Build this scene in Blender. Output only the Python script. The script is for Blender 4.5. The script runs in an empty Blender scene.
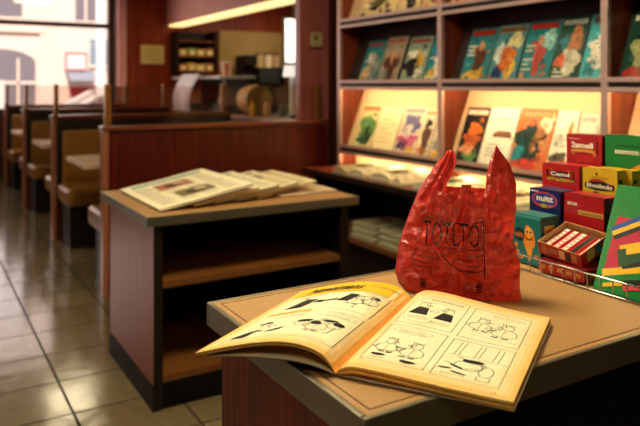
import bpy, bmesh, math, random
from mathutils import Vector, Matrix, noise
import numpy as np

S = bpy.context.scene
COL = S.collection
PI = math.pi

# ------------------------------------------------------------------ camera, sky, sun, large lights, exposure
FPX, HORIZON, EYE = 675.0, 85.0, 1.28
YAW = math.atan(405.0 / FPX)
cd = bpy.data.cameras.new('camera')
cam = bpy.data.objects.new('camera', cd); COL.objects.link(cam)
cam.location = (0, 0, EYE)
cam.rotation_euler = (PI / 2, 0, -YAW)
cd.sensor_width = 36.0
cd.lens = FPX * 36.0 / 640.0
cd.shift_y = -(213.0 - HORIZON) / 640.0
cd.clip_start = 0.02
cd.clip_end = 200
cd.dof.use_dof = True
cd.dof.focus_distance = 1.12
cd.dof.aperture_fstop = 4.6
S.camera = cam

w = bpy.data.worlds.new('sky'); S.world = w; w.use_nodes = True
bg = w.node_tree.nodes['Background']
bg.inputs[0].default_value = (1.0, 0.93, 0.86, 1)
bg.inputs[1].default_value = 0.9

def lamp(name, kind, loc, rot, energy, color, sx=1, sy=1):
    d = bpy.data.lights.new(name, kind)
    d.energy = energy; d.color = color
    if kind == 'AREA':
        d.shape = 'RECTANGLE'; d.size = sx; d.size_y = sy
    o = bpy.data.objects.new(name, d); COL.objects.link(o)
    o.location = loc; o.rotation_euler = rot
    return o

sun = lamp('sun', 'SUN', (0, -5, 20), (math.radians(48), 0, math.radians(-12)), 6.5, (1.0, 0.90, 0.80))
sun.data.angle = 0.02
WARM = (1.0, 0.86, 0.54)
CEIL_LIGHTS = [(0.55, 1.5, 50), (1.66, 8.8, 12), (0.2, 5.6, 4), (4.6, 8.6, 16), (1.45, 2.85, 8), (-1.2, 3.0, 6), (-0.15, -0.75, 11)]  # last panel is unseen, added to put highlights on the bag
for (x, y, e) in CEIL_LIGHTS:
    lamp('ceiling_panel_light', 'AREA', (x, y, 2.655), (0, 0, 0), e, WARM, 0.55, 0.55)
# daylight entering through the street window and the side window
lamp('street_daylight', 'AREA', (0.0, 10.62, 1.8), (math.radians(-90), 0, 0), 60, (1.0, 0.86, 0.84), 4.6, 1.7)
lamp('side_daylight', 'AREA', (-2.9, 4.6, 1.7), (0, math.radians(-90), 0), 10, (1.0, 0.66, 0.50), 1.6, 3.6)

S.view_settings.view_transform = 'Standard'
S.view_settings.look = 'None'
S.view_settings.gamma = 1
S.view_settings.use_curve_mapping = False
S.view_settings.exposure = 0.0

# ------------------------------------------------------------------ materials
def lin(v):
    v /= 255.0
    return v / 12.92 if v <= 0.04045 else ((v + 0.055) / 1.055) ** 2.4
def c(h):
    h = h.lstrip('#')
    return (lin(int(h[0:2], 16)), lin(int(h[2:4], 16)), lin(int(h[4:6], 16)))

def mat(name):
    m = bpy.data.materials.new(name); m.use_nodes = True
    nt = m.node_tree
    return m, nt, nt.nodes['Principled BSDF']

def plain(name, col, rough=0.5, metal=0.0, spec=0.5, nscale=None, namt=0.12, bump=0.0):
    m, nt, p = mat(name)
    p.inputs['Roughness'].default_value = rough
    p.inputs['Metallic'].default_value = metal
    p.inputs['Specular IOR Level'].default_value = spec
    p.inputs['Base Color'].default_value = (*col, 1)
    if nscale:
        t = nt.nodes.new('ShaderNodeTexCoord'); n = nt.nodes.new('ShaderNodeTexNoise')
        n.inputs['Scale'].default_value = nscale; n.inputs['Detail'].default_value = 5
        r = nt.nodes.new('ShaderNodeMix'); r.data_type = 'RGBA'
        r.inputs[6].default_value = (*[max(0, x * (1 - namt)) for x in col], 1)
        r.inputs[7].default_value = (*[min(1, x * (1 + namt)) for x in col], 1)
        nt.links.new(t.outputs['Object'], n.inputs['Vector'])
        nt.links.new(n.outputs['Fac'], r.inputs[0]); nt.links.new(r.outputs[2], p.inputs['Base Color'])
        if bump:
            b = nt.nodes.new('ShaderNodeBump'); b.inputs['Strength'].default_value = bump
            b.inputs['Distance'].default_value = 0.01
            nt.links.new(n.outputs['Fac'], b.inputs['Height']); nt.links.new(b.outputs[0], p.inputs['Normal'])
    return m

def wood(name, a, b, rough=0.35, scale=(60, 60, 1.6), spec=0.5):
    m, nt, p = mat(name)
    t = nt.nodes.new('ShaderNodeTexCoord'); mp = nt.nodes.new('ShaderNodeMapping')
    mp.inputs['Scale'].default_value = scale
    n = nt.nodes.new('ShaderNodeTexNoise'); n.inputs['Scale'].default_value = 1.0; n.inputs['Detail'].default_value = 6
    n.inputs['Distortion'].default_value = 0.6
    r = nt.nodes.new('ShaderNodeValToRGB')
    r.color_ramp.elements[0].position = 0.32; r.color_ramp.elements[0].color = (*a, 1)
    r.color_ramp.elements[1].position = 0.7; r.color_ramp.elements[1].color = (*b, 1)
    nt.links.new(t.outputs['Object'], mp.inputs[0]); nt.links.new(mp.outputs[0], n.inputs['Vector'])
    nt.links.new(n.outputs['Fac'], r.inputs[0]); nt.links.new(r.outputs[0], p.inputs['Base Color'])
    p.inputs['Roughness'].default_value = rough
    p.inputs['Specular IOR Level'].default_value = spec
    return m

def printed(name, rough=0.45, namt=0.18, nscale=90, spec=0.4):
    m, nt, p = mat(name)
    a = nt.nodes.new('ShaderNodeAttribute'); a.attribute_name = 'Col'
    t = nt.nodes.new('ShaderNodeTexCoord'); n = nt.nodes.new('ShaderNodeTexNoise')
    n.inputs['Scale'].default_value = nscale; n.inputs['Detail'].default_value = 4
    mr = nt.nodes.new('ShaderNodeMapRange')
    mr.inputs[1].default_value = 0.3; mr.inputs[2].default_value = 0.7
    mr.inputs[3].default_value = 1 - namt; mr.inputs[4].default_value = 1 + namt
    mx = nt.nodes.new('ShaderNodeVectorMath'); mx.operation = 'SCALE'
    nt.links.new(t.outputs['Object'], n.inputs['Vector']); nt.links.new(n.outputs['Fac'], mr.inputs[0])
    nt.links.new(a.outputs['Color'], mx.inputs[0]); nt.links.new(mr.outputs[0], mx.inputs['Scale'])
    nt.links.new(mx.outputs[0], p.inputs['Base Color'])
    p.inputs['Roughness'].default_value = rough
    p.inputs['Specular IOR Level'].default_value = spec
    return m

def emit(name, col, strength):
    m, nt, p = mat(name)
    p.inputs['Base Color'].default_value = (*col, 1)
    p.inputs['Emission Color'].default_value = (*col, 1)
    p.inputs['Emission Strength'].default_value = strength
    return m

def glass(name, tint, gloss=0.08):
    m = bpy.data.materials.new(name); m.use_nodes = True; nt = m.node_tree
    nt.nodes.clear()
    o = nt.nodes.new('ShaderNodeOutputMaterial'); mx = nt.nodes.new('ShaderNodeMixShader')
    t = nt.nodes.new('ShaderNodeBsdfTransparent'); g = nt.nodes.new('ShaderNodeBsdfGlossy')
    t.inputs[0].default_value = (*tint, 1); g.inputs['Roughness'].default_value = 0.03
    mx.inputs[0].default_value = gloss
    nt.links.new(t.outputs[0], mx.inputs[1]); nt.links.new(g.outputs[0], mx.inputs[2]); nt.links.new(mx.outputs[0], o.inputs[0])
    return m

def floor_material():
    m, nt, p = mat('floor_tile')
    N = nt.nodes; L = nt.links
    t = N.new('ShaderNodeTexCoord'); sx = N.new('ShaderNodeSeparateXYZ'); L.new(t.outputs['Object'], sx.inputs[0])
    def math_(op, a, b=None):
        n = N.new('ShaderNodeMath'); n.operation = op
        for i, v in ((0, a), (1, b)):
            if v is None: continue
            if isinstance(v, (int, float)): n.inputs[i].default_value = v
            else: L.new(v, n.inputs[i])
        return n.outputs[0]
    def axis(out, off, pitch):
        q = math_('DIVIDE', math_('SUBTRACT', out, off), pitch)
        fr = math_('FRACT', q)
        d = math_('ABSOLUTE', math_('SUBTRACT', fr, 0.5))
        g = math_('GREATER_THAN', d, 0.5 - 0.0052 / pitch)
        return g, math_('FLOOR', q)
    gx, ix = axis(sx.outputs[0], 0.53, 0.40)
    gy, iy = axis(sx.outputs[1], 2.75, 0.33)
    g = math_('MAXIMUM', gx, gy)
    cmb = N.new('ShaderNodeCombineXYZ'); L.new(ix, cmb.inputs[0]); L.new(iy, cmb.inputs[1])
    wn = N.new('ShaderNodeTexWhiteNoise'); L.new(cmb.outputs[0], wn.inputs['Vector'])
    no = N.new('ShaderNodeTexNoise'); no.inputs['Scale'].default_value = 25; no.inputs['Detail'].default_value = 6
    L.new(t.outputs['Object'], no.inputs['Vector'])
    s = math_('ADD', math_('MULTIPLY', wn.outputs['Value'], 0.35), math_('MULTIPLY', no.outputs['Fac'], 0.8))
    r = N.new('ShaderNodeValToRGB'); L.new(s, r.inputs[0])
    r.color_ramp.elements[0].position = 0.2; r.color_ramp.elements[0].color = (0.125, 0.093, 0.046, 1)
    r.color_ramp.elements[1].position = 0.9; r.color_ramp.elements[1].color = (0.20, 0.150, 0.078, 1)
    mx = N.new('ShaderNodeMix'); mx.data_type = 'RGBA'
    L.new(g, mx.inputs[0]); L.new(r.outputs[0], mx.inputs[6]); mx.inputs[7].default_value = (0.030, 0.024, 0.015, 1)
    L.new(mx.outputs[2], p.inputs['Base Color'])
    rg = math_('ADD', math_('MULTIPLY', g, 0.5), math_('ADD', 0.10, math_('MULTIPLY', no.outputs['Fac'], 0.10)))
    L.new(rg, p.inputs['Roughness'])
    n2 = N.new('ShaderNodeTexNoise'); n2.inputs['Scale'].default_value = 5
    L.new(t.outputs['Object'], n2.inputs['Vector'])
    b = N.new('ShaderNodeBump'); b.inputs['Strength'].default_value = 0.10; b.inputs['Distance'].default_value = 0.02
    L.new(n2.outputs['Fac'], b.inputs['Height']); L.new(b.outputs[0], p.inputs['Normal'])
    L.new(math_('SUBTRACT', 0.6, math_('MULTIPLY', g, 0.58)), p.inputs['Specular IOR Level'])
    return m

def bag_material():
    m, nt, p = mat('red_plastic_film')
    N = nt.nodes; L = nt.links
    a = N.new('ShaderNodeAttribute'); a.attribute_name = 'Col'
    p.inputs['Roughness'].default_value = 0.24
    p.inputs['Specular IOR Level'].default_value = 1.0
    p.inputs['Coat Weight'].default_value = 0.6; p.inputs['Coat Roughness'].default_value = 0.12
    t = N.new('ShaderNodeTexCoord')
    hs = []
    for sc_, amp in ((16, 1.0), (34, 0.45)):
        n = N.new('ShaderNodeTexNoise'); n.inputs['Scale'].default_value = sc_; n.inputs['Detail'].default_value = 2; n.inputs['Distortion'].default_value = 1.6
        L.new(t.outputs['Object'], n.inputs['Vector'])
        m1 = N.new('ShaderNodeMath'); m1.operation = 'SUBTRACT'; m1.inputs[1].default_value = .5; L.new(n.outputs['Fac'], m1.inputs[0])
        m2 = N.new('ShaderNodeMath'); m2.operation = 'ABSOLUTE'; L.new(m1.outputs[0], m2.inputs[0])
        m3 = N.new('ShaderNodeMath'); m3.operation = 'MULTIPLY_ADD'; m3.use_clamp = True; m3.inputs[1].default_value = -9.0; m3.inputs[2].default_value = 1.0; L.new(m2.outputs[0], m3.inputs[0])
        m4 = N.new('ShaderNodeMath'); m4.operation = 'MULTIPLY'; m4.inputs[1].default_value = amp; L.new(m3.outputs[0], m4.inputs[0])
        hs.append(m4.outputs[0])
    ad = N.new('ShaderNodeMath'); ad.operation = 'ADD'; L.new(hs[0], ad.inputs[0]); L.new(hs[1], ad.inputs[1])
    b = N.new('ShaderNodeBump'); b.inputs['Strength'].default_value = 1.0; b.inputs['Distance'].default_value = 0.0034
    L.new(ad.outputs[0], b.inputs['Height']); L.new(b.outputs[0], p.inputs['Normal']); L.new(b.outputs[0], p.inputs['Coat Normal'])
    L.new(a.outputs['Color'], p.inputs['Base Color'])
    tr = N.new('ShaderNodeBsdfTranslucent'); L.new(a.outputs['Color'], tr.inputs[0])
    mx = N.new('ShaderNodeMixShader'); mx.inputs[0].default_value = 0.42
    L.new(p.outputs[0], mx.inputs[1]); L.new(tr.outputs[0], mx.inputs[2])
    L.new(mx.outputs[0], N['Material Output'].inputs[0])
    return m

M = {}
M['floor'] = floor_material()
M['ceiling'] = plain('ceiling_paint', (0.16, 0.10, 0.06), 0.9, nscale=8)
M['wall_dark'] = wood('dark_wall_panelling', c('#2a0d08'), c('#4a160c'), 0.45, (40, 40, 1.2))
M['mahogany'] = wood('mahogany_veneer', c('#360b04'), c('#661d0a'), 0.36, (70, 70, 1.4), 0.3)
M['counter_wood'] = wood('counter_end_veneer', c('#5a1a0a'), c('#963816'), 0.4, (70, 70, 1.4), 0.25)
M['north_wood'] = wood('orange_wood_wall', c('#6a2408'), c('#a83e10'), 0.45, (50, 50, 1.4), 0.3)
M['jamb'] = plain('window_lit_jamb', c('#e09a96'), 0.6)  # pink window light on the jamb put into its colour
M['mahogany_trim'] = wood('mahogany_trim', c('#5a2412'), c('#8a4222'), 0.3, (2, 70, 70))
M['end_trim'] = wood('lit_end_trim', c('#8a5238'), c('#b07050'), 0.3, (70, 70, 2))  # paler than the mahogany: daylight on the panel ends put into the colour
M['rose_laminate'] = wood('rosewood_laminate', c('#74301e'), c('#94462e'), 0.32, (60, 60, 1.6))
M['pillar'] = wood('pillar_laminate', c('#8a4a44'), c('#a05a52'), 0.38, (50, 50, 1.4))
M['rack_wood'] = wood('rack_wood', c('#5e2210'), c('#8a3a18'), 0.4, (60, 60, 2))
M['black'] = plain('black_laminate', (0.004, 0.0035, 0.003), 0.5, spec=0.15)
M['dark'] = plain('dark_brown_paint', (0.012, 0.006, 0.004), 0.5, spec=0.25)
M['alu'] = plain('brushed_aluminium', c('#8c8470'), 0.36, 0.85, nscale=60)
M['rail'] = plain('rail_metal', c('#c9aaa0'), 0.4, 0.6, nscale=40)
M['chrome'] = plain('chrome_wire', c('#c8c0b4'), 0.2, 1.0)
M['brass'] = plain('brass_post', c('#9a6a2c'), 0.38, 0.7, nscale=30)
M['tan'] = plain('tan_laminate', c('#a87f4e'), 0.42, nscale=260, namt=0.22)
M['tan_shaded'] = plain('shaded_tan_laminate', c('#6e4218'), 0.5, nscale=120, namt=0.15)  # darker tan: shade inside the shelves put into the colour
M['brown_line'] = plain('brown_inlay', c('#5a2c14'), 0.5)
M['vinyl'] = plain('brown_vinyl', c('#8a5c1e'), 0.34, nscale=14, namt=0.15, bump=0.05)
M['table_edge'] = plain('pale_table_edge', c('#d8b8a4'), 0.4)
M['glass'] = glass('window_glass', (0.97, 0.97, 0.97), 0.04)
M['smoke'] = glass('smoked_glass', (0.965, 0.935, 0.915), 0.02)
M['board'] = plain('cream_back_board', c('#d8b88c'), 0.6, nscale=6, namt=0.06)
M['tube'] = emit('warm_tube', (1.0, 0.74, 0.40), 46.0)
M['tube_dim'] = emit('warm_tube_weak', (1.0, 0.66, 0.28), 9.0)
M['diffuser'] = emit('lamp_diffuser', (1.0, 0.80, 0.50), 6.0)
M['strip'] = emit('soffit_strip_light', (1.0, 0.68, 0.28), 1.6)
M['lightbox'] = emit('lit_menu_board', (1.0, 0.95, 0.85), 1.6)
M['amber'] = emit('amber_lamp', (1.0, 0.55, 0.15), 4.0)
M['board_shaded'] = plain('shaded_back_board', c('#2c1812'), 0.6)  # shade of the unlit row put into a darker board colour
M['shade'] = emit('lit_white_shade', (1.0, 0.95, 0.88), 0.75)
M['print'] = printed('printed_paper', 0.42, 0.22, 60)
M['news'] = printed('newsprint', 0.85, 0.10, 120, 0.2)
M['page'] = printed('aged_comic_paper', 0.6, 0.05, 160, 0.3)
M['carton'] = printed('glossy_carton', 0.28, 0.08, 70, 0.5)
M['paint'] = printed('painted_surface', 0.5, 0.08, 6)
M['bag'] = bag_material()
M['stone'] = plain('pale_stone_facade', c('#e8cfc4'), 0.9, nscale=2, namt=0.10)
M['asphalt'] = plain('asphalt', (0.16, 0.15, 0.15), 0.9, nscale=40)
M['car'] = plain('white_car_paint', (0.72, 0.72, 0.74), 0.25)
M['rubber'] = plain('black_rubber', (0.02, 0.02, 0.02), 0.8)
M['car_glass'] = plain('car_glass', (0.30, 0.30, 0.30), 0.1)
M['soffit'] = plain('dusty_rose_paint', c('#d8968c'), 0.7, nscale=5)
M['frame'] = plain('dark_window_frame', c('#3a2016'), 0.5)

# ------------------------------------------------------------------ mesh builder
class MB:
    def __init__(s):
        s.v = []; s.f = []; s.col = []; s.mi = []
    def face(s, pts, col=(1, 1, 1), mi=0):
        b = len(s.v); s.v += [tuple(p) for p in pts]
        s.f.append(tuple(range(b, b + len(pts)))); s.col.append(col); s.mi.append(mi)
    def mesh(s, vs, fs, col=(1, 1, 1), mi=0, cols=None):
        b = len(s.v); s.v += [tuple(p) for p in vs]
        for i, f in enumerate(fs):
            s.f.append(tuple(b + k for k in f)); s.col.append(cols[i] if cols else col); s.mi.append(mi)
    def box(s, lo, hi, col=(1, 1, 1), mi=0):
        x0, y0, z0 = lo; x1, y1, z1 = hi
        vs = [(x0, y0, z0), (x1, y0, z0), (x1, y1, z0), (x0, y1, z0), (x0, y0, z1), (x1, y0, z1), (x1, y1, z1), (x0, y1, z1)]
        s.hexa(vs, col, mi)
    def hexa(s, vs, col=(1, 1, 1), mi=0):
        s.mesh(vs, [(0, 3, 2, 1), (4, 5, 6, 7), (0, 1, 5, 4), (1, 2, 6, 5), (2, 3, 7, 6), (3, 0, 4, 7)], col, mi)
    def obox(s, o, ax, ay, az, col=(1, 1, 1), mi=0):
        o = Vector(o); ax = Vector(ax); ay = Vector(ay); az = Vector(az)
        vs = [o, o + ax, o + ax + ay, o + ay, o + az, o + ax + az, o + ax + ay + az, o + ay + az]
        s.hexa(vs, col, mi)
    def tube(s, path, r, n=8, col=(1, 1, 1), mi=0, cap=True):
        path = [Vector(p) for p in path]; rings = []
        up = Vector((0, 0, 1))
        for i, p in enumerate(path):
            d = (path[min(i + 1, len(path) - 1)] - path[max(i - 1, 0)]).normalized()
            a = d.cross(up)
            if a.length < 1e-3: a = d.cross(Vector((1, 0, 0)))
            a.normalize(); b = d.cross(a)
            rr = r[i] if isinstance(r, (list, tuple)) else r
            rings.append([p + a * math.cos(2 * PI * k / n) * rr + b * math.sin(2 * PI * k / n) * rr for k in range(n)])
        vs = [q for ring in rings for q in ring]; fs = []
        for i in range(len(rings) - 1):
            for k in range(n):
                fs.append((i * n + k, i * n + (k + 1) % n, (i + 1) * n + (k + 1) % n, (i + 1) * n + k))
        if cap:
            fs.append(tuple(reversed(range(n)))); fs.append(tuple((len(rings) - 1) * n + k for k in range(n)))
        s.mesh(vs, fs, col, mi)
    def lathe(s, prof, o=(0, 0, 0), n=24, col=(1, 1, 1), mi=0, colf=None, axis='z'):
        o = Vector(o); vs = []; fs = []; cols = []
        for (r, z) in prof:
            for k in range(n):
                a = 2 * PI * k / n
                q = (r * math.cos(a), r * math.sin(a), z)
                if axis == 'y': q = (q[0], q[2], q[1])
                vs.append(o + Vector(q))
        for i in range(len(prof) - 1):
            for k in range(n):
                fs.append((i * n + k, i * n + (k + 1) % n, (i + 1) * n + (k + 1) % n, (i + 1) * n + k))
                cols.append(colf(i, k) if colf else col)
        fs.append(tuple(reversed(range(n)))); cols.append(colf(0, 0) if colf else col)
        fs.append(tuple((len(prof) - 1) * n + k for k in range(n))); cols.append(colf(len(prof) - 2, 0) if colf else col)
        s.mesh(vs, fs, col, mi, cols)
    def grid(s, fn, nu, nv, colf=None, mi=0, col=(1, 1, 1)):
        vs = [fn(i / nu, j / nv) for j in range(nv + 1) for i in range(nu + 1)]
        fs = []; cols = []
        for j in range(nv):
            for i in range(nu):
                a = j * (nu + 1) + i
                fs.append((a, a + 1, a + nu + 2, a + nu + 1))
                cols.append(colf((i + .5) / nu, (j + .5) / nv) if colf else col)
        s.mesh(vs, fs, col, mi, cols)
    def build(s, name, mats, parent=None, smooth=False, bevel=0, weld=False, loc=None, seg=2):
        me = bpy.data.meshes.new(name)
        me.from_pydata(s.v, [], s.f)
        if not isinstance(mats, (list, tuple)): mats = [mats]
        for m in mats: me.materials.append(m)
        me.polygons.foreach_set('material_index', s.mi)
        a = me.color_attributes.new('Col', 'FLOAT_COLOR', 'CORNER')
        buf = []
        for p, cl in zip(me.polygons, s.col):
            for _ in range(p.loop_total): buf += [cl[0], cl[1], cl[2], 1.0]
        a.data.foreach_set('color', buf)
        if weld:
            bm = bmesh.new(); bm.from_mesh(me)
            bmesh.ops.remove_doubles(bm, verts=bm.verts, dist=1e-5)
            bmesh.ops.recalc_face_normals(bm, faces=bm.faces)
            bm.to_mesh(me); bm.free()
        if smooth:
            me.polygons.foreach_set('use_smooth', [True] * len(me.polygons))
        me.update()
        o = bpy.data.objects.new(name, me); COL.objects.link(o)
        if loc is not None: o.location = loc
        if parent is not None: o.parent = parent
        if bevel:
            b = o.modifiers.new('bevel', 'BEVEL'); b.width = bevel; b.segments = seg; b.limit_method = 'ANGLE'
            b.angle_limit = math.radians(40)
        return o

def tag(o, label, cat, group=None):
    o['label'] = label; o['category'] = cat
    if group: o['group'] = group
    return o
def thing(name, label, cat, loc=(0, 0, 0), rz=0, group=None):
    o = bpy.data.objects.new(name, None); COL.objects.link(o)
    o.location = loc; o.rotation_euler = (0, 0, rz); o.empty_display_size = 0.1
    return tag(o, label, cat, group)
def dup(root, loc, rz, label, group=None):
    r = root.copy(); COL.objects.link(r); r.location = loc; r.rotation_euler = (0, 0, rz)
    r['label'] = label
    if group: r['group'] = group
    for ch in list(root.children):
        k = ch.copy(); COL.objects.link(k); k.parent = r
        for g in list(ch.children):
            q = g.copy(); COL.objects.link(q); q.parent = k
    return r
def struct(name, mb, m, **kw):
    o = mb.build(name, m, **kw); o['kind'] = 'structure'; return o
def boxobj(name, lo, hi, m, parent=None, bevel=0, col=(1, 1, 1)):
    b = MB(); b.box(lo, hi, col); return b.build(name, m, parent, bevel=bevel)

# ---- flat printing on surfaces: everything is mapped through a function (x, y, lift) -> point
def ribbon(mb, fn, pts, wd, col, mi=0, lift=0.0004, closed=False):
    n = len(pts)
    if closed: pts = list(pts) + [pts[0]]; n += 1
    for i in range(n - 1):
        (x0, y0), (x1, y1) = pts[i], pts[i + 1]
        d = math.hypot(x1 - x0, y1 - y0)
        if d < 1e-7: continue
        nx, ny = -(y1 - y0) / d * wd / 2, (x1 - x0) / d * wd / 2
        ex, ey = (x1 - x0) / d * wd * 0.3, (y1 - y0) / d * wd * 0.3
        k = max(1, int(d / 0.012))
        for q in range(k):
            a, b = q / k, (q + 1) / k
            xa, ya = x0 - ex + (x1 - x0 + 2 * ex) * a, y0 - ey + (y1 - y0 + 2 * ey) * a
            xb, yb = x0 - ex + (x1 - x0 + 2 * ex) * b, y0 - ey + (y1 - y0 + 2 * ey) * b
            mb.face([fn(xa - nx, ya - ny, lift), fn(xb - nx, yb - ny, lift), fn(xb + nx, yb + ny, lift), fn(xa + nx, ya + ny, lift)], col, mi)
def blob(mb, fn, cx, cy, rx, ry, col, mi=0, lift=0.0005, n=18, rot=0, wob=0, seed=0):
    pts = []
    for k in range(n):
        a = 2 * PI * k / n
        r = 1 + wob * math.sin(3 * a + seed) + wob * 0.6 * math.sin(5 * a + 2 * seed)
        x, y = rx * r * math.cos(a), ry * r * math.sin(a)
        pts.append((cx + x * math.cos(rot) - y * math.sin(rot), cy + x * math.sin(rot) + y * math.cos(rot)))
    ctr = fn(cx, cy, lift)
    for k in range(n):
        mb.face([ctr, fn(*pts[k], lift), fn(*pts[(k + 1) % n], lift)], col, mi)
def ring(mb, fn, cx, cy, rx, ry, wd, col, mi=0, lift=0.0005, n=20, a0=0, a1=2 * PI):
    pts = [(cx + rx * math.cos(a0 + (a1 - a0) * k / n), cy + ry * math.sin(a0 + (a1 - a0) * k / n)) for k in range(n + 1)]
    ribbon(mb, fn, pts, wd, col, mi, lift)
def patch(mb, fn, pts, col, mi=0, lift=0.0003):
    mb.face([fn(x, y, lift) for x, y in pts], col, mi)
def rect(mb, fn, x0, y0, x1, y1, col, mi=0, lift=0.0003):
    k = max(1, int(abs(x1 - x0) / 0.013)); q = max(1, int(abs(y1 - y0) / 0.013))
    for i in range(k):
        for j in range(q):
            xa, xb = x0 + (x1 - x0) * i / k, x0 + (x1 - x0) * (i + 1) / k
            ya, yb = y0 + (y1 - y0) * j / q, y0 + (y1 - y0) * (j + 1) / q
            mb.face([fn(xa, ya, lift), fn(xb, ya, lift), fn(xb, yb, lift), fn(xa, yb, lift)], col, mi)
_fonts = {}
def glyphs(txt, bold=0.0, shear=0.0):
    key = (txt, bold, shear)
    if key not in _fonts:
        cu = bpy.data.curves.new('lettering', 'FONT'); cu.body = txt; cu.size = 1; cu.offset = bold; cu.shear = shear
        cu.resolution_u = 2; cu.fill_mode = 'FRONT'
        ob = bpy.data.objects.new('lettering', cu); COL.objects.link(ob)
        dg = bpy.context.evaluated_depsgraph_get(); dg.update()
        me = bpy.data.meshes.new_from_object(ob.evaluated_get(dg))
        vs = [(v.co.x, v.co.y) for v in me.vertices]; fs = [tuple(p.vertices) for p in me.polygons]
        bpy.data.objects.remove(ob); bpy.data.curves.remove(cu); bpy.data.meshes.remove(me)
        _fonts[key] = (vs, fs)
    return _fonts[key]
def text(mb, fn, txt, x, y, wd, ht, col, mi=0, lift=0.0007, bold=0.0, shear=0.0, arch=0.0):
    vs, fs = glyphs(txt, bold, shear)
    if not vs: return
    x0 = min(v[0] for v in vs); x1 = max(v[0] for v in vs); y0 = min(v[1] for v in vs); y1 = max(v[1] for v in vs)
    P = []
    for (a, b) in vs:
        s_ = (a - x0) / (x1 - x0); t_ = (b - y0) / (y1 - y0)
        P.append(fn(x + s_ * wd, y + t_ * ht + arch * math.sin(PI * s_), lift))
    mb.mesh(P, fs, col, mi)

# ------------------------------------------------------------------ the setting
def B1(lo, hi):
    b = MB(); b.box(lo, hi); return b
struct('floor', B1((-3.0, -2.0, -0.1), (6.6, 10.5, 0)), M['floor'])
struct('ceiling', B1((-3.1, -2.1, 2.7), (6.7, 10.6, 2.85)), M['ceiling'])
struct('wall_south', B1((-3.1, -2.1, 0), (2.95, -2.0, 2.7)), M['wall_dark'])
b = MB(); b.box((-3.15, -2.0, 0), (-3.0, 2.7, 2.7)); b.box((-3.15, 6.5, 0), (-3.0, 10.5, 2.7)); b.box((-3.15, 2.7, 0), (-3.0, 6.5, 0.85)); b.box((-3.15, 2.7, 2.55), (-3.0, 6.5, 2.7))
struct('wall_west', b, M['wall_dark'])
b = MB(); b.box((-3.12, 2.7, .85), (-3.02, 2.78, 2.55)); b.box((-3.12, 6.42, .85), (-3.02, 6.5, 2.55)); b.box((-3.12, 4.56, .85), (-3.02, 4.64, 2.55)); b.box((-3.12, 2.7, .85), (-3.02, 6.5, .92)); b.box((-3.12, 2.7, 2.48), (-3.02, 6.5, 2.55))
wf = struct('window_2', b, M['frame'])
pn = boxobj('pane', (-3.08, 2.78, .92), (-3.07, 6.42, 2.48), M['glass'], wf)
struct('wall_east', B1((2.85, -2.1, 0), (2.95, 4.17, 2.7)), M['wall_dark'])
struct('wall_pillar', B1((2.372, 4.236, 0), (2.62, 4.31, 2.7)), M['pillar'], bevel=0.006)
struct('wall_alcove', B1((2.625, 4.20, 0), (6.6, 4.32, 2.7)), M['wall_dark'])
struct('wall_kitchen', B1((6.6, 4.2, 0), (6.7, 10.5, 2.7)), M['wall_dark'])
struct('wall_north', B1((2.62, 10.07, 0), (6.6, 10.5, 2.7)), M['north_wood'])
struct('wall_sill', B1((-3.0, 10.3, 0), (2.62, 10.5, 0.88)), M['wall_dark'])
# the jamb beside the street window and the soffit above the service counter
struct('trim_1', B1((2.56, 10.02, 0), (2.68, 10.065, 2.7)), M['jamb'])
b = MB()
b.box((-3.0, 10.36, .88), (2.6, 10.46, .95)); b.box((-3.0, 10.36, 2.13), (2.6, 10.44, 2.20)); b.box((2.50, 10.34, .88), (2.595, 10.46, 2.7)); b.box((-0.2, 10.36, .88), (-0.13, 10.46, 2.7)); b.box((-3.0, 10.36, 2.64), (2.6, 10.46, 2.7))
wn = struct('window_1', b, M['frame'], bevel=0.004)
boxobj('pane', (-3.0, 10.405, .95), (2.5, 10.413, 2.64), M['glass'], wn)
struct('ceiling_soffit', B1((3.3, 4.4, 2.21), (3.75, 10.06, 2.69)), M['soffit'])

# exterior ground, below the floor level of the room
struct('ground', B1((-14, 10.7, -0.4), (22, 19.9, -0.3)), M['asphalt'])
struct('pavement', B1((-14, 10.62, -0.3), (22, 12.9, -0.18)), M['stone'])

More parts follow.
